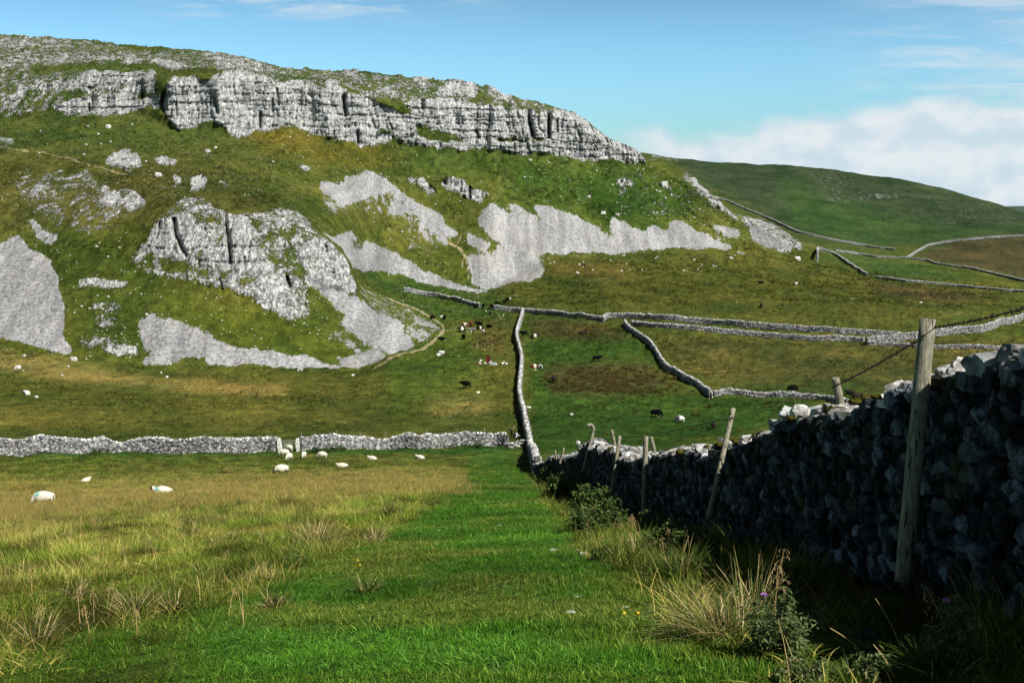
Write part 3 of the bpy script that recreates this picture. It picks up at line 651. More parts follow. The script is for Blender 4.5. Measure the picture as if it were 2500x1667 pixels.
def put_stones(cx, tn, size, lod, seed, dark=False):
    """centres (n,3), tangents (n,2), size (n,3: along, across, up) -> V,F,tint"""
    r = np.random.default_rng(seed); n = len(cx); Vs = []; Fs = []; Ts = []; off = 0
    tint = r.uniform(.3, 1.15, n); tint = (.12+1.5*r.random(n)**2.2) if dark else tint; warm = r.uniform(-.06, .05, n)
    for i in range(n):
        W, Fc = ROCKLIB[lod[i]][r.integers(28)]
        a, b, g_ = r.normal(0, .16, 3)
        if r.random() < .5: W = W*np.array([-1, 1, 1]); Fc = Fc[:, ::-1]
        R = np.array(Euler((a, b, g_)).to_matrix())
        W = (W*size[i]*.5)@R.T
        tx, ty = tn[i]; V = np.stack([W[:, 0]*tx-W[:, 1]*ty, W[:, 0]*ty+W[:, 1]*tx, W[:, 2]], -1)+cx[i]
        Vs.append(V); Fs.append(Fc+off); off += len(V)
        c = tint[i]*np.array([1+warm[i], 1, 1-warm[i]]); Ts.append(np.tile(c, (len(V), 1)))
    return np.concatenate(Vs), np.concatenate(Fs), np.concatenate(Ts)
def wall_core(w, thick, name, mat, parent, s0=0, s1=None, below=.3, drop=.12):
    s1 = w.L if s1 is None else s1
    ts = np.arange(s0, s1+.01, max(.5, w.L/400)); p, tn, H = w.at(ts); n = len(ts)
    nrm = np.stack([-tn[:, 1], tn[:, 0], np.zeros(n)], -1)
    up = np.array([0, 0, 1.])
    rows = [p-nrm*thick*.5-up*below, p-nrm*thick*.34+up*(H-drop)[:, None], p+nrm*thick*.34+up*(H-drop)[:, None], p+nrm*thick*.5-up*below]
    V = np.concatenate(rows); Fc = []
    for k in range(3):
        for i in range(n-1): Fc.append((k*n+i, k*n+i+1, (k+1)*n+i+1, (k+1)*n+i))
    Fc.append((0, n, 2*n, 3*n)); Fc.append((n-1, 4*n-1, 3*n-1, 2*n-1))
    return V, np.array(Fc)
def stone_wall(name, label, pts, H, thick=.6, st=(.3, .16), lod=1, lodfun=None, seed=1, group=None, mat=None, cope=.25, near=False, rag=.08, parts=True):
    w = Wall(pts, H); r = np.random.default_rng(seed)
    root = empty(name, tuple(w.P[0])); tag(root, label, 'stone wall', group)
    base = np.array(root.location)
    C = []; T = []; Sz = []; LO = []
    ch = st[1]; K = int(max(w.H)/ch)+1
    for side in (-1, 1):
        for k in range(K):
            s = r.uniform(0, st[0])
            while s < w.L:
                wd = st[0]*r.uniform(.55, 1.5); sm = s+wd/2; s += wd*.93
                p, tn, h = w.at(np.array(min(sm, w.L)))
                z = (k+.5)*ch+r.normal(0, ch*.12)
                if z > h-cope*.5: continue
                off = side*(thick*.5-.12*thick*z/max(h, .1))*(1+r.normal(0, .05))
                C.append((p[0]-tn[1]*off, p[1]+tn[0]*off, p[2]+z)); T.append(tn)
                Sz.append((wd*1.02, st[0]*r.uniform(.6, 1.0), ch*r.uniform(.95, 1.35))); LO.append(lodfun(p[1]) if lodfun else lod)
    C, T, Sz = np.array(C), np.array(T), np.array(Sz)
    V, Fc, Tn = put_stones(C, T, Sz, LO, seed+5, near)
    o = mesh_np('stonework', V-base, Fc, mat or M['wfar'], root, Tn)
    Vc, Fq = wall_core(w, thick*.8, 'core', None, None)
    mesh_np('wall_core', Vc-base, Fq, mat or M['wfar'], root, np.full(len(Vc), .35))
    # cope
    C = []; T = []; Sz = []; LO = []; s = 0
    while s < w.L:
        wd = cope*r.uniform(.45, 1.3); p, tn, h = w.at(np.array(min(s+wd/2, w.L))); s += wd*.9
        hh = cope*(r.uniform(.7, 1.15) if near else r.uniform(.8, 1.5))
        C.append((p[0]+r.normal(0, .04), p[1]+r.normal(0, .04), p[2]+h-cope*(.5 if near else .35)+r.normal(0, rag*.4))); T.append(tn); Sz.append((wd*1.1, thick*r.uniform(.7, 1.05), hh)); LO.append(lodfun(p[1]) if lodfun else lod)
        if near and r.random() < .8:
            C.append((p[0]+r.normal(0, .16), p[1], p[2]+h-cope*.2+r.normal(0, .03))); T.append(tn); Sz.append((wd*.8, .2, cope*.7)); LO.append(lodfun(p[1]))
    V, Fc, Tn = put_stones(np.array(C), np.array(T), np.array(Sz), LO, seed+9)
    mesh_np('coping', V-base, Fc, M['cope'] if near else (mat or M['wfar']), root, Tn*(1.0 if near else 1.5))  # far copings tinted brighter: sunlit wall tops put into the colour
    return root, w
def tops(pts, h, sheet='A'):
    return [G(x, y, h, sheet) for x, y in pts]
def dens(pts, n):
    out = []
    for (a, b), (c, d) in zip(pts[:-1], pts[1:]):
        for k in range(n): out.append((a+(c-a)*k/n, b+(d-b)*k/n))
    return out+[pts[-1]]

# near wall: survey points (along-wall distance Y, offset X, top read in the photograph)
WX = [(a, b+.33*(1-min(1, max(0, a/60)))) for a, b in [(-5,3.45),(0,3.4),(4,3.35),(7,3.27),(8.5,3.2),(10,3.13),(12,3.08),(15,3.02),(20,2.85),(28,2.65),(33,2.6),(36,2.7),(45,2.85),(60,2.9),(80,2.8),(93,2.6),(100,2.35)]]
topline = [(1313,1128),(1323,1128),(1345,1116),(1381,1108),(1417,1103),(1438,1088),(1457,1072),(1489,1074),(1525,1087),(1579,1098),(1634,1096),(1706,1085),(1742,1074),(1800,1068),(1862,1052),(1923,1021),(1985,1002),(2060,985),(2096,975),(2133,948),(2182,940),(2232,931),(2281,913),(2355,897),(2405,885),(2448,860),(2500,842)]
tx = [p[0] for p in topline]; ty = [p[1] for p in topline]
pts = []; Hs = []; HN = 1.75
ys = np.concatenate([np.arange(-5, 34, .7), np.arange(34, 48, 1.0), np.arange(48, 100.5, 3)])
for Y in ys:
    X = float(np.interp(Y, [a for a, b in WX], [b for a, b in WX])); z = GZ(X, float(Y))
    zt = z+1.6
    if float(project(np.array([X, max(Y, .5), z+1.7]))[0]) > 2500 or Y < 5: h = HN
    else:
        for _ in range(3):
            xp = float(project(np.array([X, Y, zt]))[0]); yt = float(np.interp(xp, tx, ty))
            k = (833.5-yt)/F; zt = Y*(k*CP-SP)/(CP+k*SP)
        h = min(2.05, max(1.15, zt-z))
        z = zt-h if 1.15 < zt-z < 2.05 else z
        if zt-z > 2.05: z = zt-h
        h -= .10
    pts.append(Vector((X, float(Y), z))); Hs.append(h)
NEARW = (pts, Hs)
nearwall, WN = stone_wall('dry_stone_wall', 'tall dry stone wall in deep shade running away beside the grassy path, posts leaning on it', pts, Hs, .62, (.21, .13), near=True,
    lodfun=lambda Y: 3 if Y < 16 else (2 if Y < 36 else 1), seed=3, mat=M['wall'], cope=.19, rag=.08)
def wall_at(Y):
    X = float(np.interp(Y, [p[1] for p in pts], [p[0] for p in pts])); z = float(np.interp(Y, [p[1] for p in pts], [p[2] for p in pts])); return X, z, float(np.interp(Y, [p[1] for p in pts], Hs))
# moss cushions on it
Vs = []; Fs = []; off = 0; base = np.array(nearwall.location)
for k in range(46):
    Y = random.choice([random.uniform(6.6, 12), random.uniform(6.6, 20), random.uniform(10, 30)]); X, z, h = wall_at(Y)
    W, Fc = ROCKLIB[3][k % 28]; s = random.uniform(.03, .075)
    V = W*np.array([s*1.4, s*1.5, s*.5])*(1+.5*(fbm(W[:, 0]*4+k, W[:, 1]*4, W[:, 2]*4, 2)-.5))[:, None]+np.array([X+random.uniform(-.3, .15), Y, z+h+random.uniform(-.06, .0)])
    Vs.append(V-base); Fs.append(Fc+off); off += len(V)
mesh_np('moss', np.concatenate(Vs), np.concatenate(Fs), M['moss'], nearwall, smooth=True)

FARW = [
 ('stone wall running straight away along the shaded path down the middle of the valley', [(1315,1128),(1298,1078),(1288,1038),(1282,1012),(1273,972),(1267,945),(1270,912),(1275,866),(1265,829),(1260,806),(1270,776),(1277,751)], 1.55, .7, (.34, .2), 3),
 ('long pale stone wall across the left foreground meadow, left of the metal gate', [(-120,1078),(0,1072),(150,1070),(300,1067),(450,1071),(600,1068),(680,1064)], 1.85, .6, (.30, .17), 3),
 ('stone wall between the metal gate and the stile with the walkers', [(733,1066),(760,1064),(900,1063),(1000,1061),(1040,1065),(1075,1058),(1170,1056),(1205,1057),(1236,1057)], 1.75, .6, (.30, .17), 3),
 ('sunlit stone wall rising toward the scree on the left of the cattle gap', [(985,700),(1010,706),(1040,711),(1078,717),(1115,726),(1172,740)], 1.5, .6, (.45, .28), 4),
 ('stone wall from the cattle gap to the notch, crossing behind the middle wall', [(1205,745),(1240,748),(1277,752),(1340,756),(1420,765),(1472,772)], 1.5, .6, (.45, .28), 4),
 ('long straight stone wall from the notch toward the bright wall on the right', [(1473,774),(1477,762),(1540,764),(1600,767),(1700,775),(1800,783),(1900,791),(2000,797),(2100,803),(2197,809)], 1.5, .6, (.5, .3), 4),
 ('lower stone wall just in front of the long straight wall', [(1542,782),(1600,788),(1700,794),(1740,800),(1789,804),(1900,813),(1990,820),(2050,818),(2108,822)], 1.3, .6, (.45, .28), 4),
 ('bright sunlit stone wall climbing to the right edge behind the tall post', [(2114,824),(2160,817),(2214,812),(2286,804),(2340,795),(2393,797),(2440,780),(2500,762),(2600,735)], 1.9, .8, (.5, .3), 3),
 ('thin low stone wall under the bright wall at the right', [(2118,832),(2200,836),(2290,842),(2330,840),(2474,845),(2600,850)], 1.0, .6, (.45, .26), 4),
 ('winding stone wall curving down from the corner to the middle field', [(1525,780),(1535,797),(1564,812),(1590,830),(1606,856),(1620,880),(1634,892),(1665,908),(1695,924),(1724,940),(1735,955)], 1.45, .6, (.4, .24), 3),
 ('low tumbled stone wall below the dry pasture', [(1742,953),(1778,946),(1822,953),(1850,956),(1900,955),(1984,959),(2031,966),(2070,975)], 1.1, .7, (.4, .24), 3),
 ('dark stone wall winding down from the end of the scar', [(1985,598),(1998,603),(2031,612),(2060,630),(2085,648),(2116,664)], 1.6, .7, (.7, .4), 5),
]
for i, (lab, tp, h, th, st, dn) in enumerate(FARW):
    q_ = dens(tp, dn)
    if i == 0: gp = [Vector((2.35, 101., GZ(2.35, 101.))), Vector((2.4, 115., GZ(2.4, 115.)))]+[G(x, y, h, 'A', 122) for x, y in q_[4:]]
    else: gp = tops(q_, h)
    A_ = np.array([p[:] for p in gp])
    for _ in range(4 if i else 1): A_[1:-1, :2] = A_[1:-1, :2]*.5+(A_[:-2, :2]+A_[2:, :2])*.25
    gp = [Vector(a) for a in A_]
    stone_wall('dry_stone_wall', lab, gp, [h]*len(gp), th, st, seed=20+i, lod=1 if i > 2 else 2 if i else 1, mat=M['wfar'], cope=.3 if i < 3 else .35, group='dry stone field walls')
FARB = [
 ('long dark stone wall climbing from the valley corner up the green far hill', [(1735,478),(1772,486),(1819,507),(1883,533),(1946,563),(2031,582),(2138,601),(2184,606)], 1.3),
 ('thin stone wall crossing the far green field below the far hill', [(2040,609),(2075,614),(2138,624),(2214,627),(2265,633),(2287,641),(2372,652),(2430,666),(2500,682),(2600,700)], 1.2),
 ('pale stone wall bending around the brown field on the far hill', [(2214,626),(2240,610),(2265,596),(2300,589),(2350,583),(2420,577),(2500,572),(2600,570)], 1.4),
 ('faint stone wall lying below the thin far wall at the right', [(2138,673),(2210,682),(2282,688),(2400,700),(2500,709),(2600,715)], 1.0),
]
for i, (lab, tp, h) in enumerate(FARB):
    gp = []
    for x, y in dens(tp, 4):
        a = G(x, y, h, 'A'); b = G(x, y, h, 'B')
        ya = project(np.array(a)+[0, 0, h])[1]
        vis = abs(ya-y) < 3 and a[1] < b[1]+30
        gp.append(a if vis else b)
    stone_wall('dry_stone_wall', lab, gp, [h]*len(gp), .55, (.7, .4), seed=60+i, lod=1, mat=M['wfar'], cope=.3, group='dry stone field walls')
SKYS = 0.06; CLOUD = 11.5; EXPO = 0.42
# ------------------------------------------------------------------ tubes
def tube(path, rad, n=8, cap=True):
    path = np.array(path, float); m = len(path); rad = np.broadcast_to(rad, m)
    V = []; 
    for i in range(m):
        t = path[min(i+1, m-1)]-path[max(i-1, 0)]; t = t/np.linalg.norm(t)
        a = np.cross(t, [0.13, 1, 0.07]); a /= np.linalg.norm(a); b = np.cross(t, a)
        for k in range(n):
            th = 2*PI*k/n; V.append(path[i]+rad[i]*(a*math.cos(th)+b*math.sin(th)))
    Fc = []
    for i in range(m-1):
        for k in range(n): Fc.append((i*n+k, (i+1)*n+k, (i+1)*n+(k+1) % n, i*n+(k+1) % n))
    if cap:
        c0 = len(V); V.append(path[0]); V.append(path[-1])
        for k in range(n): Fc.append((c0, k, (k+1) % n, c0)); Fc.append((c0+1, (m-1)*n+(k+1) % n, (m-1)*n+k, c0+1))
    return np.array(V), Fc
class MB:
    def __init__(s): s.v = []; s.f = []; s.n = 0; s.mi = []; s.t = []
    def add(s, V, Fc, mi=0, tint=1.0):
        V = np.asarray(V)
        s.v.append(V); s.f += [tuple(i+s.n for i in f) for f in Fc]; s.n += len(V); s.mi += [mi]*len(Fc); s.t.append(np.tile(np.broadcast_to(tint, 3), (len(V), 1)))
    def build(s, name, mats, parent=None, smooth=False):
        me = bpy.data.meshes.new(name); V = np.concatenate(s.v)
        F2 = []
        for f in s.f:
            g_ = []
            for i in f:
                if i not in g_: g_.append(i)
            F2.append(g_)
        me.from_pydata(V.tolist(), [], F2)
        for m in (mats if isinstance(mats, (list, tuple)) else [mats]): me.materials.append(m)
        me.polygons.foreach_set('material_index', s.mi); me.polygons.foreach_set('use_smooth', [smooth]*len(F2))
        at = me.attributes.new('tint', 'FLOAT_COLOR', 'POINT'); c = np.ones((len(V), 4), np.float32); c[:, :3] = np.concatenate(s.t); at.data.foreach_set('color', c.reshape(-1))
        me.update(); o = bpy.data.objects.new(name, me); ROOT.objects.link(o)
        if parent is not None: o.parent = parent
        return o
def boxv(cx, cy, cz, sx, sy, sz, rz=0):
    c, s = math.cos(rz), math.sin(rz); V = []
    for dx in (-1, 1):
        for dy in (-1, 1):
            for dz in (-1, 1):
                x, y = dx*sx/2, dy*sy/2; V.append((cx+x*c-y*s, cy+x*s+y*c, cz+dz*sz/2))
    return V, [(0,1,3,2),(4,6,7,5),(0,4,5,1),(2,3,7,6),(0,2,6,4),(1,5,7,3)]
def ray(x, y, d):
    return Vector(world(np.array(float(x)), np.array(float(y)), np.array(float(d))).tolist())

# ------------------------------------------------------------------ fence posts on the near wall
def post(label, top, foot, r, bend=None, name='fence_post'):
    top, foot = Vector(top), Vector(foot); n = 14
    path = [foot.lerp(top, k/n) for k in range(n+1)]
    if bend: path += bend
    rad = [r*(1.06-.08*k/n+.03*math.sin(k*1.7+top.x*9)) for k in range(len(path))]
    rad[-1] *= .93
    mb = MB(); P0 = np.array([p-foot for p in path]); sd = top.x*31
    path2 = [P0[0]]; rr = [rad[0]]
    V, Fc = tube(P0, rad, 20)
    th = np.arctan2(V[:, 1], V[:, 0]); V[:-2, :2] *= (1+.05*(fbm(np.cos(th[:-2])*3+sd, np.sin(th[:-2])*3, V[:-2, 2]*.7, 3)-.5))[:, None]
    V[-1, 2] += .004
    mb.add(V, Fc); o = mb.build(name, M['wood'], smooth=False); o.location = foot
    for p in o.data.polygons: p.use_smooth = len(p.vertices) == 4
    tag(o, label, 'fence post', 'fence posts along the near wall'); return o
def fp(label, tx_, ty_, bx_, by_, d, w, db=0.0, bend=None):
    t = ray(tx_, ty_, d); b = ray(bx_, by_, d-db); return post(label, t, b, w/2*d/F/.99, bend)
P1 = fp('tallest weathered wooden post in the right foreground with barbed wire stapled to it', 2265, 779, 2205, 1420, 8.3, 39, .35)
fp('short pale post top standing behind the wall, left of the tallest post', 2039, 922, 2056, 1010, 14.5, 20)
fp('slanting wooden post leaning right against the wall at the middle of its shaded face', 1790, 997, 1729, 1268, 14.2, 12.5, .6)
fp('upright grey wooden post in front of the wall where it dips, bearing the wire end', 1577, 1063, 1572, 1262, 21, 12.5, .3)
fp('behind-wall wooden post just right of the upright grey post', 1589, 1066, 1600, 1112, 24.5, 9.5)
fp('pale slender wooden post leaning on the wall left of the upright grey post', 1513, 1063, 1492, 1210, 25.5, 8.5, .4)
fp('small post behind the wall hump, between the crooked post and the slender post', 1493, 1049, 1502, 1092, 31, 8)
bt = ray(1449, 1050, 34)
fp('crooked wooden post whose top curls over to the left', 1449, 1052, 1424, 1150, 34, 8.5, .3, bend=[ray(1449,1044,34), ray(1446,1039,34), ray(1441,1036,34), ray(1436,1038,33.9), ray(1434,1043,33.9)])
fp('short stake with a thick pale knob on top, left of the crooked post', 1412, 1086, 1417, 1112, 40, 6, 0, bend=[ray(1411,1084,40), ray(1411,1079,40)])
kb = bpy.data.objects['fence_post.008'] if 'fence_post.008' in bpy.data.objects else None
mb = MB(); V, Fc = ROCKLIB[2][4]; mb.add(V*np.array([.1, .1, .085]), [tuple(f) for f in Fc]); k_ = mb.build('post_cap', M['cope'], kb, True)
k_.location = ray(1411, 1081, 40)-(kb.location if kb else Vector())
fp('thin leaning stake on the falling wall between hump and corner', 1377, 1094, 1366, 1132, 50, 6)
fp('dark stub of a post behind the lowest dip of the wall', 1355, 1099, 1358, 1122, 58, 4.5)
fp('tiny stake at the wall corner nearest the middle wall', 1317, 1110, 1320, 1130, 92, 3.6)
# barbed wire
def wire(label, pts, r=.0035, barb=.1, sag=.03):
    """pts: world points"""
    path = []
    for a, b in zip(pts[:-1], pts[1:]):
        L = (b-a).length; n = max(6, int(L/.12))
        for k in range(n):
            t = k/n; p = a.lerp(b, t); p.z -= sag*L*.25*4*t*(1-t)*.5+random.uniform(-.003, .003); path.append(p)
    path.append(pts[-1]); o0 = pts[0]
    mb = MB(); V, Fc = tube([p-o0 for p in path], r, 5); mb.add(V, Fc); root = mb.build('barbed_wire', M['wire'])
    root.location = o0; tag(root, label, 'wire', 'barbed wire along the wall')
    acc = 0
    for p, q in zip(path[:-1], path[1:]):
        acc += (q-p).length
        if acc > barb:
            acc = 0; bb = MB(); ctr = p-o0
            for k in range(3):
                d = Vector((random.uniform(-1, 1), random.uniform(-1, 1), random.uniform(-1, 1))).normalized()*random.uniform(.014, .024)
                V, Fc = tube([-d, d], r*.75, 4); bb.add(V, Fc)
            V, Fc = tube([-(q-p).normalized()*.012, (q-p).normalized()*.012], r*1.9, 5); bb.add(V, Fc); b_ = bb.build('barb', M['wire'], root); b_.location = ctr
wire('barbed wire rising from the tallest post out of the right edge of the picture', [ray(2284,799,8.16), ray(2505,753,6.2), ray(3600,600,3.5)], .0042, .085, .035)
wire('barbed wire sagging from the tallest post down to the short post behind the wall', [ray(2284,799,8.16), ray(2240,832,8.2), ray(2030,946,14.3)], .0042, .11, .02)
wire('fine barbed wire dropping from the short post past the slanting post to the upright post', [ray(2030,946,14.3), ray(1787,1020,14.1), ray(1572,1066,20.8)], .0042, .14, .0)
wire('faint wire strand between the upright post and the crooked post', [ray(1572,1066,20.8), ray(1510,1063,25.2), ray(1449,1052,33.8)], .004, .3, .01)

# thin fence posts behind the cross wall, middle wall stakes
for i, (x, y, xx) in enumerate([(736,1054,''),(822,1050,''),(879,1051,''),(942,1051,''),(1042,1048,''),(1117,1046,''),(1183,1045,'')]):
    g0 = G(x, 1072, 0); t = ray(x, y, g0.y); mb = MB(); V, Fc = tube([(0, 0, -.1), (0, 0, t.z-g0.z)], .06, 6); mb.add(V, Fc)
    o = mb.build('fence_stake', M['wood']); o.location = g0; tag(o, 'thin dark fence stake standing behind the cross wall right of the gate', 'fence stake', 'thin stakes behind the cross wall')
for x, y, h, lab in [(1285,1030,1.9,'pale stake sticking out of the middle wall beside the stile'), (1290,1046,1.3,'second stake on the middle wall just right of the stile stake'), (1278,1062,1.9,'white slim marker post standing in the stile gap'), (1272,930,1.4,'weathered stake leaning on the far part of the middle wall')]:
    g0 = G(x, y, 0); g0 = Vector((g0.x, g0.y, g0.z)); mb = MB(); V, Fc = tube([(0, 0, 0), (.08, 0, h+.6)], .055, 6); mb.add(V, Fc); o = mb.build('wooden_stake', M['wood']); o.location = g0; tag(o, lab, 'stake')

# ------------------------------------------------------------------ gate and gateposts
gl = G(688, 1101, 0); gr = G(724, 1100, 0)
gate = empty('field_gate', gl); tag(gate, 'galvanised metal field gate with horizontal rails closing the gap in the cross wall', 'gate')
L = (gr-gl).length; ax = math.atan2(gr.y-gl.y, gr.x-gl.x); gate.rotation_euler.z = ax
for k, z in enumerate([.25,.42,.6,.8,1.02,1.3]): mb = MB(); V, Fc = tube([(0,0,z),(L,0,z)], .035, 6); mb.add(V, Fc); mb.build('rail', M['galv'], gate)
for x in (0, L*.5, L): mb = MB(); V, Fc = tube([(x,0,.2),(x,0,1.32)], .035, 6); mb.add(V, Fc); mb.build('upright', M['galv'], gate)
for x, yb, h, lab in [(683,1103,1.75,'tall upright stone gatepost at the left side of the metal gate'), (728,1101,1.65,'shorter stone gatepost at the right side of the metal gate')]:
    W, Fc = ROCKLIB[3][3]; mb = MB(); mb.add(W*np.array([.26,.24,h/2*1.1])+np.array([0,0,h/2]), [tuple(f) for f in Fc], tint=1.25); o = mb.build('stone_gatepost', M['boulder']); o.location = G(x, yb, 0); tag(o, lab, 'gatepost')

# ------------------------------------------------------------------ boulders and fragments
def boulder(x, y, wpx, label, group=None, flat=.7, mat='boulder', name='boulder', sub=3, asp=1.0):
    g0 = G(x, y, 0); fw = float(project(np.array(g0))[2]); s = wpx*fw/F/2
    W, Fc = ROCKLIB[sub][random.randrange(28)]; mb = MB(); mb.add(W*np.array([s, s*.8, s*flat*asp]), [tuple(f) for f in Fc], tint=random.uniform(.9, 1.25))
    o = mb.build(name, M[mat]); o.location = g0+Vector((0, 0, s*flat*.45)); o.rotation_euler.z = random.uniform(-.5, .5); tag(o, label, 'boulder' if name == 'boulder' else 'stone', group); return o
for x, y, w, lab in [(64,962,18,'largest white boulder alone in the left meadow'), (89,970,9,'small white boulder just right of the largest meadow boulder'), (43,900,15,'flat pale boulder on the dry band at the far left'),
    (180,880,19,'pale boulder below the foot of the left scree'), (58,870,9,'small pale boulder at the left edge under the scree'), (1078,864,16,'wide grey boulder in the cattle pasture below the path end'), (1070,868,10,'small white stone tucked against the wide grey boulder'),
    (861,917,7,'white stone alone at the foot of the slope left of the path'), (1078,775,10,'grey boulder beside the hooked end of the pale path'), (1785,633,11,'white boulder just below the right tip of the scree'), (1943,694,9,'white boulder alone on the brown pasture'),
    (1947,634,15,'pale boulder cluster stone below the end of the scar'), (2248,740,7,'white boulder on the brown pasture near the tall post'), (1410,668,9,'grey boulder above the upper pasture wall'), (265,312,14,'white boulder on the bright slope under the left crag'),
    (507,372,14,'white boulder on the slope under the main cliff'), (526,362,7,'smaller stone right of the white boulder under the main cliff'), (1621,453,20,'large white boulder high on the right green slope'), (1294,392,8,'white stone close under the right cliff'),
    (1472,522,13,'white boulder between the scree tongues'), (1508,525,9,'pale boulder beside the boulder between the scree tongues'), (1437,482,9,'small pale stone above the middle scree'), (1395,1013,8,'white stone beside the middle wall'),
    (387,430,16,'rounded white boulder on the edge of the rocky knoll')]:
    boulder(x, y, w, lab)
zones = [('pale limestone boulder on the grassy slope below the cliff', 'boulders on the grassy slope', (1050,395,1700,500), 18, (2,6)),
         ('pale limestone boulder strewn along the foot of the scree', 'boulders along the scree foot', (1330,622,1800,665), 34, (2,6)),
         ('small pale boulder on the brown pasture', 'boulders on the pasture', (1500,690,2400,790), 7, (2,4)),
         ('pale stone scattered in the left meadow', 'stones in the left meadow', (0,870,420,930), 10, (3,7)),
         ('pale stone on the steep slope above the left meadow', 'stones on the left slope', (150,560,360,860), 20, (3,7)),
         ('pale stone on the upper slope under the left crag', 'stones on the upper left slope', (60,300,760,420), 20, (3,7)),
         ('white stone on the rocky spur above the far wall', 'stones on the rocky spur', (1600,420,1860,560), 16, (4,8)),
         ('pale stone on the bank between the scree fields', 'stones between the scree fields', (880,520,1250,680), 16, (3,6))]
for lab, grp, (x0, y0, x1, y1), n, (w0, w1) in zones:
    for i in range(n):
        x, y = random.uniform(x0, x1), random.uniform(y0, y1); 
        boulder(x, y, random.uniform(w0, w1), lab, grp, sub=2)
# rubble heap with sheet and slab
for i in range(16):
    x, y = random.uniform(1168, 1242), random.uniform(882, 891); boulder(x, y, random.uniform(4, 8), 'pale rubble stone in the heap beside the red sheet', 'rubble stones', sub=2, name='rubble_stone')
for i in range(12):
    x, y = random.uniform(1132, 1182), random.uniform(800, 812); boulder(x, y, random.uniform(2, 6), 'pale stone on the ground among the resting cattle', 'stones among the cattle', sub=2, name='field_stone')
for i in range(6):
    x, y = random.uniform(1184, 1235), random.uniform(750, 775); boulder(x, y, random.uniform(2, 4), 'fallen wall stone lying in the grass by the cattle gap', 'fallen stones by the gap', sub=2, name='field_stone')
def panel(name, x, y, w, h, d, tilt, mat, lab, cat, rz=0):
    g0 = G(x, y, 0); mb = MB(); V, Fc = boxv(0, 0, h/2, w, d, h); mb.add(V, Fc); o = mb.build(name, M[mat]); o.location = g0; o.rotation_euler = (tilt, 0, rz); tag(o, lab, cat)
panel('rusted_sheet', 1192, 886, .95, 1.7, .08, .1, 'red', 'dark red rusted metal sheet standing up in the rubble heap', 'metal sheet')
panel('stone_slab', 1204, 891, 1.5, .75, .12, -.7, 'slab', 'smooth grey slab leaning at the front of the rubble heap', 'slab', -.1)
panel('rusted_rail', 1169, 890, 2.2, .14, .14, 0, 'rusty', 'rust coloured rail lying at the left end of the rubble heap', 'rail', .1)
# flat fragments on the path
frag = [(1060,1279,16),(1128,1290,18),(1073,1295,10),(1115,1276,12),(1105,1270,7),(1222,1282,11),(1361,1286,13),(1353,1344,24),(1425,1352,22),(1412,1343,14),(1527,1482,16),(1391,1495,24),(1412,1457,16),(1096,1288,8),(985,1502,8),(1455,1620,10),(1400,1365,9),(1000,1405,7),(940,1422,7)]
for x, y, w in frag:
    boulder(x, y, w, 'small pale flat stone lying on the mown-looking grass path', 'pale flat stones on the path', flat=.22, name='flat_stone', sub=3)
for x, y, w, lab in [(1433,1385,26,'dark dried dung patch at the verge of the path'), (1427,1444,14,'small dark hollow clod on the right of the path')]:
    boulder(x, y, w, lab, None, flat=.2, mat='brownhide', name='dung_clod')
boulder(2122, 1558, 46, 'bluish stone half hidden in the shaded weeds under the wall', None, .6, 'wall', 'loose_stone')

